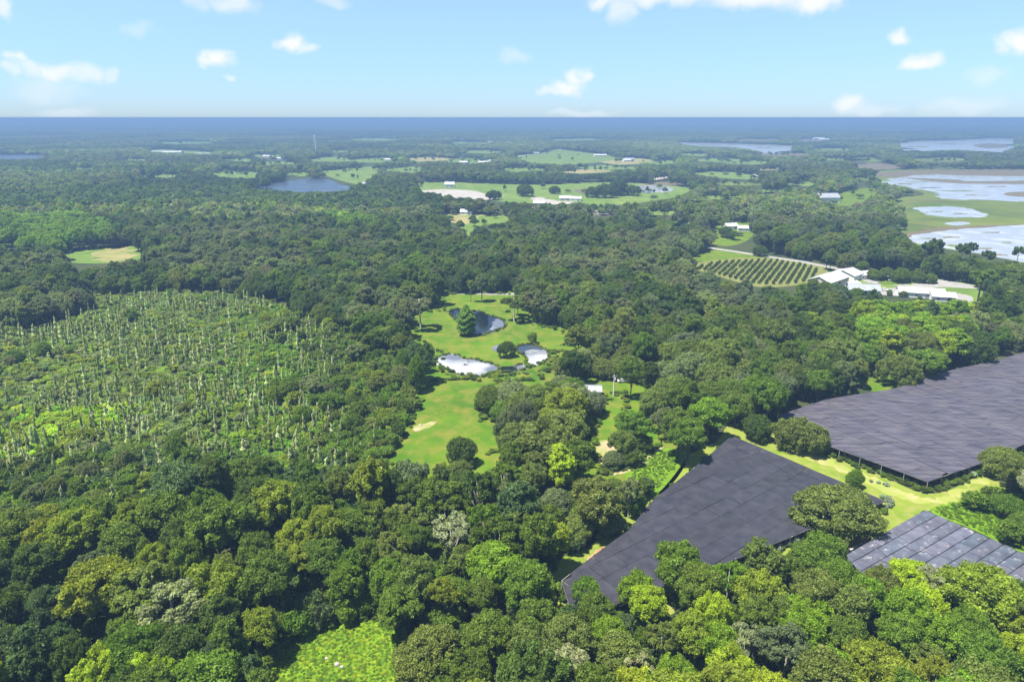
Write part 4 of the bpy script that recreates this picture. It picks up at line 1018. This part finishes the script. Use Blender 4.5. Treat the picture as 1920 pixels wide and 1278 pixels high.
def shade_house(name, label, outline, h, ang, cu, cv, gap, mat, seed, amp=.25, stagger=True, sag=.12, tone=.25, post_step=6.0):
    W = [at(x, y, h) for x, y in outline]
    if area(W) < 0: W = W[::-1]
    root = empty(name, (sum(p[0] for p in W)/len(W), sum(p[1] for p in W)/len(W), 0)); prop(root, label, 'shade house')
    ox, oy = root.location.x, root.location.y
    r = random.Random(seed); ca, sa = math.cos(ang), math.sin(ang)
    U = [((x-ox)*ca + (y-oy)*sa, -(x-ox)*sa + (y-oy)*ca) for x, y in W]
    u0, u1 = min(p[0] for p in U), max(p[0] for p in U); v0, v1 = min(p[1] for p in U), max(p[1] for p in U)
    u = u0; n = 0
    while u < u1:
        du = cu*r.uniform(.75, 1.3); v = v0 - (r.uniform(0, cv) if stagger else 0)
        while v < v1:
            dv = cv*r.uniform(.6, 1.4); g_ = gap*r.choice([.4, .6, 1, 1, 2.2])
            C = clip_cell(U, [(u+gap/2, v+g_/2), (u+du-gap/2, v+g_/2), (u+du-gap/2, v+dv-g_/2), (u+gap/2, v+dv-g_/2)])
            if len(C) > 2 and abs(area(C)) > 2.5:
                X = [(p*ca - q*sa, p*sa + q*ca) for p, q in C]
                cx, cy = sum(p[0] for p in X)/len(X), sum(p[1] for p in X)/len(X); dz = r.uniform(-.05, .05)
                z = lambda a, b: roof_surface(a+ox, b+oy, h, amp, seed) + dz
                k = len(X); vs = [(a, b, z(a, b)) for a, b in X] + [(cx, cy, z(cx, cy) - sag)] + [(a, b, z(a, b)-.05) for a, b in X]
                fs = [(i, (i+1) % k, k) for i in range(k)] + [(i, k+1+i, k+1+(i+1) % k, (i+1) % k) for i in range(k)] + [tuple(range(2*k, k, -1))]
                o = link('cloth_panel', mesh_from('cloth_panel', vs, fs, mat), root); t = 1 + r.uniform(-tone, tone); o['tint'] = [t, t, t*r.uniform(.95, 1.05)]; n += 1
            v += dv
        u += du
    pm = MB().tube([(0,0,0),(0,0,h-.12)], .08, 6); pme = mesh_from('post', pm.v, pm.f, M['post']); cnt = 0
    beam = MB()
    for i in range(len(W)):
        a, b = Vector((W[i-1][0]-ox, W[i-1][1]-oy, 0)), Vector((W[i][0]-ox, W[i][1]-oy, 0)); L_ = (b-a).length; k = max(1, int(L_/post_step))
        for j in range(k):
            p = a + (b-a)*(j/k)
            link('post', pme, root, (p.x*.997, p.y*.997, 0)); cnt += 1
        nb = max(1, int(L_/4))
        pts = [a + (b-a)*(j/nb) for j in range(nb+1)]
        beam.tube([(p.x*.999, p.y*.999, roof_surface(p.x+ox, p.y+oy, h, amp, seed)-.12) for p in pts], .06, 4)
    beam.build('edge_cable', M['post'], root)
    me = mesh_from('nursery_ground', [(x, y, .07) for x, y in W], [tuple(range(len(W)))], M['nursery']); link('nursery_ground', me)['kind'] = 'structure'
    return root, W, n
rA = shade_house('shade_house', 'large dark purple-grey shade cloth roof in front, running down to the trees', ROOF_A, 2.8, math.radians(-53), 5.6, 8.5, .06, M['cloth'], 5, tone=.11)
rB = shade_house('shade_house', 'very large weathered grey shade cloth roof of long narrow strips at the right edge', ROOF_B, 3.2, math.radians(29), 3.0, 15, .09, M['cloth_b'], 8, tone=.09, sag=.08)
print('tris', sum(len(m.polygons)*2 for m in bpy.data.meshes)); print('panels', rA[2], rB[2])
# striped roof: low arched bays
def bay_roof():
    h = 2.3; W = [at(x, y, h) for x, y in [(1733,956),(1960,1052),(2000,1085),(1901,1089),(1771,1094),(1617,1080),(1584,1042),(1644,992)]]
    W = [at(1733,956,h), at(1990,1068,h), at(1850,1135,h), at(1617,1080,h), at(1584,1042,h)]
    if area(W) < 0: W = W[::-1]
    ox, oy = W[0]; root = empty('shade_house', (ox, oy, 0)); prop(root, 'low blue-grey striped cover of parallel arched bays at the lower right', 'shade house')
    ang = math.radians(212); ca, sa = math.cos(ang), math.sin(ang)
    U = [((x-ox)*ca + (y-oy)*sa, -(x-ox)*sa + (y-oy)*ca) for x, y in W]; v0, v1 = min(p[1] for p in U), max(p[1] for p in U); bw = 3.05
    def span(v):
        xs = []
        for i in range(len(U)):
            (a, b), (c, d) = U[i-1], U[i]
            if (b > v) != (d > v): xs.append(a + (c-a)*(v-b)/(d-b))
        return (min(xs), max(xs)) if len(xs) > 1 else None
    v = v0 + .02; r = random.Random(4)
    while v < v1 - .05:
        ve = min(v + bw, v1 - .02); cr = [v + (ve-v)*t for t in (0.02, .12, .3, .5, .7, .88, .98)]; zz = [0, .12, .24, .29, .24, .12, 0]
        sp = [span(q) for q in cr]
        if all(sp):
            L_ = max(b-a for a, b in sp); k = max(1, int(L_/9)); cuts = [0] + [(j + r.uniform(-.15, .15))/k for j in range(1, k)] + [1]
            for j in range(k):
                vs = []; fs = []
                for t in (cuts[j]+.002, (cuts[j]+cuts[j+1])/2, cuts[j+1]-.002):
                    for q, (a, b), z in zip(cr, sp, zz):
                        s = a + (b-a)*t; vs.append((s*ca - q*sa, s*sa + q*ca, h + z*(ve-v)/bw - (.08 if abs(t-(cuts[j]+cuts[j+1])/2) < 1e-6 else 0)))
                m_ = len(cr)
                for a in range(2):
                    for b in range(m_-1): fs.append((a*m_+b, a*m_+b+1, (a+1)*m_+b+1, (a+1)*m_+b))
                o = link('cover_panel', mesh_from('cover_panel', vs, fs, M['cloth_c'], smooth=True), root); t = 1 + r.uniform(-.18, .18); o['tint'] = [t*r.uniform(.95, 1.15), t, t]
        s = span(min(v + .02, v1-.1))
        if s:
            g_ = MB().tube([(s[0]*ca - v*sa, s[0]*sa + v*ca, h-.06), (s[1]*ca - v*sa, s[1]*sa + v*ca, h-.06)], .11, 4); g_.build('gutter', M['cloth'], root)
            k = 6
            for j in range(k+1):
                q = s[0] + (s[1]-s[0])*j/k; MB().tube([(q*ca - v*sa, q*sa + v*ca, 0), (q*ca - v*sa, q*sa + v*ca, h-.1)], .06, 5).build('post', M['post'], root)
        v += bw
    me = mesh_from('nursery_ground', [(x, y, .08) for x, y in W], [tuple(range(len(W)))], M['nursery']); link('nursery_ground', me)['kind'] = 'structure'
bay_roof()
# planting benches with boards left of the striped roof
def boards(label, px, py, n, w, l, ang, mats, gap=.12):
    x, y = at(px, py, .8); e = empty('plant_bench', (x, y, 0), ang); prop(e, label, 'bench')
    for i in range(n):
        o = MB().box(-l/2*random.uniform(.9, 1), l/2, i*(w+gap), i*(w+gap)+w, .72 + random.uniform(0, .06), .80).build('board', M[mats[i % len(mats)]], e)
    for s in (-l*.45, l*.42): MB().box(s, s+.1, 0, n*(w+gap), 0, .7).build('leg_frame', M['wood'], e)
boards('slatted bench of brown and pale boards at the left corner of the striped roof', 1607, 1010, 9, .35, 3.2, math.radians(-55), ['wood', 'wood', 'palewood', 'wood'])
boards('bench of bleached boards beside the brown boards left of the striped roof', 1632, 999, 6, .35, 3.0, math.radians(-55), ['palewood', 'palewood', 'wood'])
x, y = at(1590, 1032, .3); o = MB().box(-.4, 9, -.35, .35, 0, .35).build('kerb_board', M['palewood']); o.location = (x, y, .08); o.rotation_euler = (0, 0, math.radians(33)); prop(o, 'long pale board lying along the left edge of the striped roof', 'board')

# rows of bushes along the roof edges
def bush_row(pts, n, w, tint, label, tall=1.0, jitter=.5, kind='bush'):
    P = [Vector((*at(x, y), 0)) for x, y in pts]; lens = [(P[i+1]-P[i]).length for i in range(len(P)-1)]; tot = sum(lens)
    tr_, cr_, H0, R0 = PROTO[kind][0]
    for i in range(n):
        s = tot*(i+.5)/n; k = 0
        while k < len(lens)-1 and s > lens[k]: s -= lens[k]; k += 1
        p = P[k] + (P[k+1]-P[k])*(s/lens[k]); r = w*random.uniform(.75, 1.25)
        tr_, cr_, H0, R0 = random.choice(PROTO[kind])
        e = empty('bush', (p.x + random.uniform(-jitter, jitter), p.y + random.uniform(-jitter, jitter), 0), random.uniform(0, 6)); e.scale = (r/R0, r/R0, r*1.5*tall/H0)
        o_ = 'nearest' if i == 0 else ('last' if i == n-1 else ORD[min(i, 15)] if i < 16 else f'{i+1}th')
        e['label'] = f'{label}, {o_} from left' if n > 1 else label; e['category'] = 'bush'; e['group'] = 'bushes along the shade roof edges'
        link('trunk', tr_, e); c = link('crown', cr_, e); c['tint'] = list(vary(T[tint] if isinstance(tint, str) else tint, .15))
SILV = (.26,.33,.25)
bush_row([(1384,1052),(1440,1036),(1496,1012)], 16, .95, SILV, 'silvery bush in the row below front shade roof')
bush_row([(1630,962),(1650,958),(1666,950),(1669,942),(1652,932)], 8, .85, SILV, 'silvery bush at the right corner of the front shade roof', jitter=.3)
bush_row([(1540,842),(1600,866),(1660,888),(1700,905),(1735,920)], 24, 1.0, 'mid', 'green bush under the front left edge of rear shade roof', .8)
bush_row([(1752,919),(1790,906),(1843,880)], 14, 1.0, 'mid', 'green bush under the right edge of rear shade roof', .8)
bush_row([(1600,892),(1630,902),(1668,912)], 5, .8, SILV, 'pale bush in front of the rear shade roof', .6)
for x, y in [(1820,893),(1833,889),(1842,884)]: bush_row([(x, y), (x+5, y-2)], 1, 1.2, SILV, f'pale silvery bush near the right edge of the rear shade roof at the {"left" if x==1820 else "middle" if x==1833 else "right"}', .8)
stuff('potted_plants', 'rows of dark nursery plants standing under the shade roofs', 'plants',
      [(x, y, 'bush', random.uniform(.7, 1.5), random.uniform(.6, 1.0), vary(T[random.choice(['mid','dark','green'])])) for W in (rA[1], rB[1]) for i in range(len(W)) for k in range(int(math.dist(W[i-1], W[i])/1.6))
       for j in range(2) for x, y in [(W[i-1][0]+(W[i][0]-W[i-1][0])*k/max(1, int(math.dist(W[i-1], W[i])/1.6)) + random.uniform(-1.4, 1.4), W[i-1][1]+(W[i][1]-W[i-1][1])*k/max(1, int(math.dist(W[i-1], W[i])/1.6)) + random.uniform(-1.4, 1.4))] if project(x, y, 0)[0] < 1940])

def bank(poly, n, seed):
    r = random.Random(seed); out = []
    for i in range(len(poly)):
        (x0, y0), (x1, y1) = poly[i-1], poly[i]; k = max(1, int(math.hypot(x1-x0, (y1-y0)*2)/n))
        for j in range(k):
            if r.random() < .35: continue
            a, b = at(x0 + (x1-x0)*(j + r.random())/k, y0 + (y1-y0)*(j + r.random())/k); q = r.uniform(.25, .9)
            out.append((a + r.uniform(-.6, .6), b + r.uniform(-.6, .6), 'bush', q*r.uniform(.8, 1.5), q, vary(T[r.choice(['green','mid','yellow','dark','olive'])], .2)))
    return out
stuff('bank_reeds', 'ragged grass and reeds along the pond banks', 'reeds', bank(grow(PP, 1), 2.0, 1) + bank(grow(PR, 1), 2.0, 2) + bank(grow(POND_DARK, 1), 2.2, 3))
lawnrows = []
rr_ = random.Random(9)
for poly in (LAWN_UP, LAWN_LOW, LAWN_RIGHT):
    for i in range(len(poly)):
        (x0, y0), (x1, y1) = poly[i-1], poly[i]; k = max(1, int(math.hypot(x1-x0, (y1-y0)*2)/4))
        for j in range(k):
            if rr_.random() < .5: continue
            t_ = (j + rr_.random())/k; a, b = at(x0 + (x1-x0)*t_, y0 + (y1-y0)*t_); q = rr_.uniform(.4, 1.5)
            lawnrows.append((a + rr_.uniform(-1.5, 1.5), b + rr_.uniform(-1.5, 1.5), 'bush', q*rr_.uniform(.6, 1.3), q, vary(T[rr_.choice(['green','mid','yellow','dark'])], .2)))
for i in range(len(MEADOW)):
    (x0, y0), (x1, y1) = grow(MEADOW, 8)[i-1], grow(MEADOW, 8)[i]
    for j in range(max(1, int(math.hypot(x1-x0, y1-y0)/7))):
        t_ = rr_.random(); a, b = at(x0 + (x1-x0)*t_, y0 + (y1-y0)*t_); q = rr_.uniform(.5, 1.6)
        lawnrows.append((a + rr_.uniform(-1.2, 1.2), b + rr_.uniform(-1.2, 1.2), 'bush', q*rr_.uniform(.5, 1.2), q, vary(T[rr_.choice(['green','mid','bright','dark'])], .2)))
stuff('lawn_edge_scrub', 'low scrub where the lawns meet the woods', 'scrub', lawnrows)
# ------------------------------------------------------------------ buildings
M['white_roof'] = plain_mat('white_metal_roof', (.50,.51,.53), .45, .4, .12, 3)
M['grey_roof'] = plain_mat('grey_metal_roof', (.27,.29,.32), .45, .4, .18, 2)
M['white_wall'] = plain_mat('white_wall', (.72,.71,.68), .8, .2, .10, 2)
M['tan_wall'] = plain_mat('tan_wall', (.50,.45,.38), .8, .2, .15, 2)
M['dark_open'] = plain_mat('dark_opening', (.02,.022,.026), .6, .3, .2)
M['glass'] = plain_mat('window_glass', (.03,.04,.05), .1, .6, .1)
def building(label, px, py, L_, Wd, hw, hr, yaw, roof='white_roof', wall='white_wall', name='barn', cat=None, ridge_px=False, openside=False, windows=True):
    h = hw + hr if ridge_px else 0; x, y = at(px, py, h)
    e = empty(name, (x, y, 0), math.radians(yaw)); prop(e, label, cat or name.replace('_', ' '))
    a, b = L_/2, Wd/2; m = MB()
    m.v = [(-a,-b,0),(a,-b,0),(a,b,0),(-a,b,0),(-a,-b,hw),(a,-b,hw),(a,b,hw),(-a,b,hw),(-a,0,hw+hr),(a,0,hw+hr)]
    m.f = [(0,1,5,4),(2,3,7,6),(1,2,6,9,5),(3,0,4,8,7)]
    m.build('wall', M[wall], e)
    o_, t = .5, hr/b
    for s in (-1, 1):
        q = [(-a-o_, 0, hw+hr+.08), (-a-o_, s*(b+o_), hw-o_*t+.08), (a+o_, s*(b+o_), hw-o_*t+.08), (a+o_, 0, hw+hr+.08)]
        if s < 0: q = q[::-1]
        q = q[::-1] if s > 0 else q[::-1]
        R_ = MB().slab(q, .12); rf = R_.build('roof_panel', M[roof], e)
        n = int((2*a)/1.5)
        sm = MB()
        for i in range(1, n):
            xx = -a + 2*a*i/n
            sm.slab([(xx-.06, s*.02, hw+hr+.15), (xx-.06, s*(b+o_), hw-o_*t+.15), (xx+.06, s*(b+o_), hw-o_*t+.15), (xx+.06, s*.02, hw+hr+.15)], .07)
        if n > 1: sm.build('roof_rib', M[roof], rf)
    MB().box(-a-o_, a+o_, -.18, .18, hw+hr+.05, hw+hr+.2).build('ridge_cap', M[roof], e)
    if windows:
        k = max(2, int(L_/5))
        for s in (-1, 1):
            for i in range(k):
                xx = -a + (i+.5)*2*a/k
                if i == k//2: MB().box(xx-1.2, xx+1.2, s*(b+.01)-.04, s*(b+.01)+.04, .05, min(2.6, hw-.3)).build('door', M['dark_open'] if openside else M['grey_roof'], e)
                else:
                    f = MB().box(xx-.65, xx+.65, s*(b+.02)-.04, s*(b+.02)+.04, 1.0, 2.2).build('window', M['white_wall'], e)
                    MB().box(xx-.52, xx+.52, s*(b+.05)-.03, s*(b+.05)+.03, 1.12, 2.08).build('pane', M['glass'], f)
    if openside: MB().box(a+.01, a+.06, -b*.75, b*.75, .05, hw-.2).build('opening', M['dark_open'], e)
    return e
building('long white roofed barn beside the vineyard', 1555, 513, 27, 14, 4.0, 2.6, 42, ridge_px=True, wall='tan_wall', openside=True)
building('white roofed barn standing just behind the longest barn', 1590, 504, 14, 15, 4.0, 2.4, 42, ridge_px=True)
building('small white annex at the right end of the rear barn', 1617, 508, 11, 8, 3, 1.6, 20, ridge_px=True)
building('grey roofed farmhouse with a dark gable between barns and white sheds', 1620, 532, 17, 10, 3.2, 2.6, -14, roof='grey_roof', ridge_px=True, name='house', openside=True)
building('low white roofed outbuilding left of the farmhouse', 1598, 527, 9, 7, 2.8, 1.6, 30, ridge_px=True, name='shed')
building('long low white building on the gravel yard', 1727, 539, 24, 10, 3.2, 2.0, -16, ridge_px=True, name='shed')
building('white garage with dark openings at the right end of the long low building', 1768, 547, 12, 9, 3.0, 1.8, -16, ridge_px=True, name='garage', openside=True)
building('small grey hut on the grass at the lower right of the farmyard', 1806, 569, 5, 4, 2.4, .9, -16, ridge_px=True, name='hut', windows=False)
building('barn with a pale grey metal roof half hidden by trees on the lawn', 1110, 722, 6.6, 4.6, 2.8, 1.3, -4, roof='grey_roof', wall='tan_wall', ridge_px=True)
building('small white shed hidden in the wood right of the lawn', 1388, 650, 4.4, 3.4, 2.6, 1.0, -40, ridge_px=True, name='shed', windows=False)
building('long white poultry house by the road above the vineyard', 1405, 423, 20, 9, 3, 1.8, -12, ridge_px=True, name='shed')
building('large white villa on the bright lawn near the lake', 1551, 362, 26, 16, 7, 4.5, 4, ridge_px=True, name='house', roof='grey_roof')
building('white wing of the large villa near the lake', 1533, 364, 16, 12, 4, 3, 4, ridge_px=True, name='house')
building('white farmhouse standing alone on the pasture before the dark wood', 843, 341, 14, 9, 5, 3, 0, ridge_px=True, name='house')
far = [(925,299,34,14,'white'),(908,302,26,12,'white'),(940,296,24,12,'white'),(870,302,20,10,'white'),(1125,289,34,14,'white'),(1180,296,24,12,'grey'),(735,297,34,14,'white'),(540,292,30,16,'white'),(525,295,36,12,'white'),
       (313,283,90,20,'white'),(282,284,60,12,'grey'),(385,287,60,14,'white'),(265,319,16,9,'white'),(770,265,44,18,'white'),(795,264,60,18,'white'),(820,262,44,16,'white'),(843,260,60,16,'white'),(755,262,36,16,'white'),(928,265,46,18,'white'),
       (875,392,13,7,'white'),(1005,285,20,9,'grey'),(1420,327,16,9,'white'),(500,291,24,12,'white'),(1012,376,14,8,'white'),(1060,367,14,7,'white'),(1080,368,14,7,'white'),(690,341,16,8,'grey'),(1318,415,14,7,'white'),(1535,258,50,18,'white'),(1545,260,44,18,'white'),
       (1800,255,50,18,'white'),(1370,418,12,7,'white'),(1290,417,12,7,'white'),(88,455,9,6,'white'),(1205,395,12,7,'grey'),(560,312,16,8,'grey'),(205,300,22,10,'grey'),(1175,298,22,10,'white')]
SEEN = {}
def near_phrase(px, py):
    opts = [('the pale radio mast', 593, 280), ('the far bright pasture', 1050, 295), ('the middle pastures', 1000, 362), ('the blue lake', 570, 346), ('the far left fields', 320, 284), ('the left dry field', 180, 478), ('the far town', 790, 264), ('the road above the vineyard', 1380, 455), ('the far right lakes', 1790, 270), ('the dark middle wood', 900, 325)]
    b = min(opts, key=lambda o: (o[1]-px)**2 + (3*(o[2]-py))**2)
    return ('left of ' if px < b[1]-8 else 'right of ' if px > b[1]+8 else 'beside ') + b[0]
for px, py, L_, Wd, rf in far:
    ph = near_phrase(px, py); k = (rf, ph); SEEN[k] = SEEN.get(k, 0) + 1
    sz = 'long' if L_ > 40 else 'small' if L_ < 17 else 'mid-sized'
    ordn = '' if SEEN[k] == 1 else f', {ORD[SEEN[k]-1]} one there'
    yw = random.uniform(-25, 25)
    building(f'{sz} {rf} roofed building {ph}{ordn}', px, py, L_, Wd, 3.5 if L_ < 40 else 6, 2.2 if L_ < 40 else 3, yw, roof=rf + '_roof', ridge_px=True, name='farm_building', windows=L_ < 30)

# ------------------------------------------------------------------ vineyard rows
vs = []
cx, cy = at(1430, 508); ang = math.radians(62); ca, sa = math.cos(ang), math.sin(ang)
VP = [(1300,502),(1345,490),(1440,486),(1500,494),(1540,505),(1525,523),(1478,531),(1420,531),(1340,512)]
vrows = []
for i in range(-45, 46):
    P_ = []
    for j in range(-50, 51):
        if random.random() < .16: continue
        x = cx + j*2.4*ca - i*4.0*sa; y = cy + j*2.4*sa + i*4.0*ca; u, v, d = project(x, y, .8)
        if inside([(u, v)], VP)[0]: P_.append((x + random.uniform(-.2, .2), y, u))
    if len(P_) > 2: vrows.append(P_)
vrows.sort(key=lambda q: sum(p[2] for p in q)/len(q))
for k, P_ in enumerate(vrows):
    e = empty('vine_row', (P_[0][0], P_[0][1], 0)); prop(e, f'dark hedge-like vine row, {nth(k+1)} from the left end of the vineyard', 'vine row', 'vine rows of the vineyard')
    for x, y, u in P_:
        tr_, cr_, H0, R0 = random.choice(PROTO['bush']); r = random.uniform(.8, 1.15)
        c = link('vine', cr_, e, (x-P_[0][0], y-P_[0][1], 0)); c.scale = (r/R0, r/R0, random.uniform(1.7, 2.3)/H0); c.rotation_euler = (0, 0, random.uniform(0, 6)); c['tint'] = list(vary(T['dark'], .2))

# ------------------------------------------------------------------ masts, poles, cars, small things
M['mast'] = plain_mat('mast_paint', (.75,.76,.78), .5, .3, .1)
x, y = at(593, 292); e = empty('radio_mast', (x, y, 0)); prop(e, 'tall pale radio mast with antenna rings beyond the left lake', 'radio mast')
MB().tube([(0,0,0),(0,0,28),(0,0,54)], [1.5, 1.1, .8], 10).build('mast', M['mast'], e)
for z in (38, 46, 52):
    MB().tube([(0,0,z-.4),(0,0,z+.4)], 2.6, 12).build('platform', M['mast'], e)
    for k in range(6):
        a = k*PI/3; MB().box(2.4*math.cos(a)-.3, 2.4*math.cos(a)+.3, 2.4*math.sin(a)-.3, 2.4*math.sin(a)+.3, z-1.5, z+1.8).build('antenna', M['mast'], e)
def pole(label, px, py, h, arm=True):
    x, y = at(px, py); e = empty('utility_pole', (x, y, 0), .3); prop(e, label, 'utility pole')
    MB().tube([(0,0,0),(0,0,h)], [.22,.16], 7).build('pole', M['mast'], e)
    if arm:
        MB().box(-.9, .9, -.07, .07, h-.8, h-.6).build('crossarm', M['post'], e); MB().tube([(.42,0,h-2.2),(.42,0,h-1.2)], .3, 8).build('transformer', M['mast'], e)
        for s in (-.8, 0, .8): MB().tube([(s,0,h-.6),(s,0,h-.35)], .06, 6).build('insulator', M['mast'], e)
pole('white utility pole with a transformer standing on the lawn right of the barn', 1150, 742, 8.5)
pole('small pole beyond the road at the vineyard', 1224, 500, 9)
def make_car(label, px, py, yaw, col, cat='car'):
    m_ = plain_mat('car_paint', col, .3, .5, .03); x, y = at(px, py); e = empty('parked_car' if cat == 'car' else 'parked_truck', (x, y, .12), math.radians(yaw)); prop(e, label, cat, 'vehicles parked at the farm')
    prof = [(-2.2,.35),(2.2,.35),(2.25,.75),(1.3,.92),(-1.9,1.0),(-2.25,.8)]
    m = MB(); n = len(prof); m.v = [(x_, -.85, z) for x_, z in prof] + [(x_, .85, z) for x_, z in prof]
    m.f = [tuple(range(n)), tuple(range(2*n-1, n-1, -1))] + [((i+1) % n, i, n+i, n+(i+1) % n) for i in range(n)]
    m.build('body', m_, e)
    q = MB(); q.v = [(-1.8,-.78,.95),(1.1,-.78,.93),(.5,-.65,1.42),(-1.4,-.65,1.45),(-1.8,.78,.95),(1.1,.78,.93),(.5,.65,1.42),(-1.4,.65,1.45)]
    q.f = [(0,1,2,3),(7,6,5,4),(0,3,7,4),(1,5,6,2)]; q.build('window', M['glass'], e)
    MB().box(-1.4, .5, -.65, .65, 1.43, 1.5).build('roof', m_, e)
    for a in (-1.35, 1.35):
        for b in (-.8, .8): MB().tube([(a, b-.1, .33), (a, b+.1, .33)], .33, 10).build('wheel', M['dark_open'], e)
cc = [(.8,.8,.8),(.75,.75,.77),(.5,.52,.55),(.8,.8,.8),(.12,.14,.2),(.8,.79,.77),(.35,.05,.04),(.78,.78,.78)]
nm_ = ['white','silver','grey','white','dark blue','cream','red','white']
pos_ = [(1640,521,20),(1652,522,20),(1672,527,-10),(1688,523,30),(1700,525,24),(1716,528,20),(1730,529,30),(1658,545,-20)]
wh = ['nearest the barns','second from the barns','on the grass island','right of the grass island','fourth from the right','third from the right','at the right end of the row','in front of the farmhouse']
for (px, py, yw), c, n_, w_ in zip(pos_, cc, nm_, wh): make_car(f'{n_} car parked under the farmyard trees {w_}' if w_ != 'in front of the farmhouse' else 'white car parked on the gravel in front of the farmhouse', px, py, yw, c)
make_car('white car parked in the shade right of the utility pole', 1168, 716, 10, (.8,.8,.8)); make_car('silver car parked behind the white one near the utility pole', 1176, 712, 60, (.7,.7,.72))
# fallen trunk and rocks in the bottom clearing
x0, y0 = at(736, 1155, .4); x1, y1 = at(757, 1120, 2.4)
b = MB().tube([(0,0,0), ((x1-x0)*.5, (y1-y0)*.5, 1.3), (x1-x0, y1-y0, 2.0)], [.26,.22,.10], 7); o = b.build('fallen_trunk', M['palewood'], smooth=True); o.location = (x0, y0, .4)
prop(o, 'pale broken trunk leaning at the upper right corner of the bottom clearing', 'fallen trunk')
def rock(label, px, py, s, mat='sand'):
    x, y = at(px, py); import bmesh
    bm = bmesh.new(); bmesh.ops.create_icosphere(bm, subdivisions=2, radius=s)
    rr = random.Random(int(px))
    for v in bm.verts: v.co *= rr.uniform(.8, 1.15); v.co.z *= .6
    me = bpy.data.meshes.new('rock'); bm.to_mesh(me); bm.free(); me.materials.append(M[mat]); o = link('rock', me, None, (x, y, s*.35)); prop(o, label, 'rock', 'pale rocks in the clearings')
for i, (x, y, s, lb) in enumerate([(632,1246,.55,'pale rock in the middle of the bottom clearing'),(641,1250,.4,'smaller pale rock right of the bigger one in the bottom clearing'),(612,1234,.35,'pale stone up left of the bigger rock in the bottom clearing'),
                                  (665,990,.5,'reddish brown stone heap in the gap left of the olive trees'),(840,588,.6,'white rock at the left end of the dark pond'),(889,626,.7,'white rock on the near bank of the dark pond'),(789,797,.5,'pale stone in the bare patch at the left edge of the big lawn')]):
    rock(lb, x, y, s, 'sand' if i != 3 else 'red_dirt')
# a low fountain ring in the left pale pond
x, y = at(872, 684); e = empty('fountain', (x, y, .08)); prop(e, 'low white fountain plume in the middle of the left pale pond', 'fountain')
MB().tube([(0,0,0),(0,0,.3)], .5, 10).build('float', M['dark_open'], e)
b = MB()
for k in range(14):
    a = k*2*PI/14; b.tube([(0,0,.3),(.5*math.cos(a),.5*math.sin(a),1.3),(1.2*math.cos(a),1.2*math.sin(a),.9),(1.7*math.cos(a),1.7*math.sin(a),0)], [.10,.08,.06,.05], 4)
b.build('spray', M['white_roof'], e)
# lone trees and shrubs dotted over the far fields
rows = []
for poly in CLEAR[9:]:
    ys_ = [p[1] for p in poly]; xs_ = [p[0] for p in poly]
    if max(ys_) > 470 or min(ys_) < 255 or poly is VINE or poly in WET: continue
    for _ in range(16):
        px, py = random.uniform(min(xs_), max(xs_)), random.uniform(min(ys_), max(ys_))
        if inside([(px, py)], poly)[0] and not (px > 1640 and py > 320):
            x, y = at(px, py); rows.append((x, y, 'fartree', random.uniform(3, 10), random.uniform(1.6, 5.5), vary(T[random.choice(['dark','mid'])], .2)))
stuff('hedgerow_trees', 'scattered small trees dotted over the far fields', 'trees', rows)
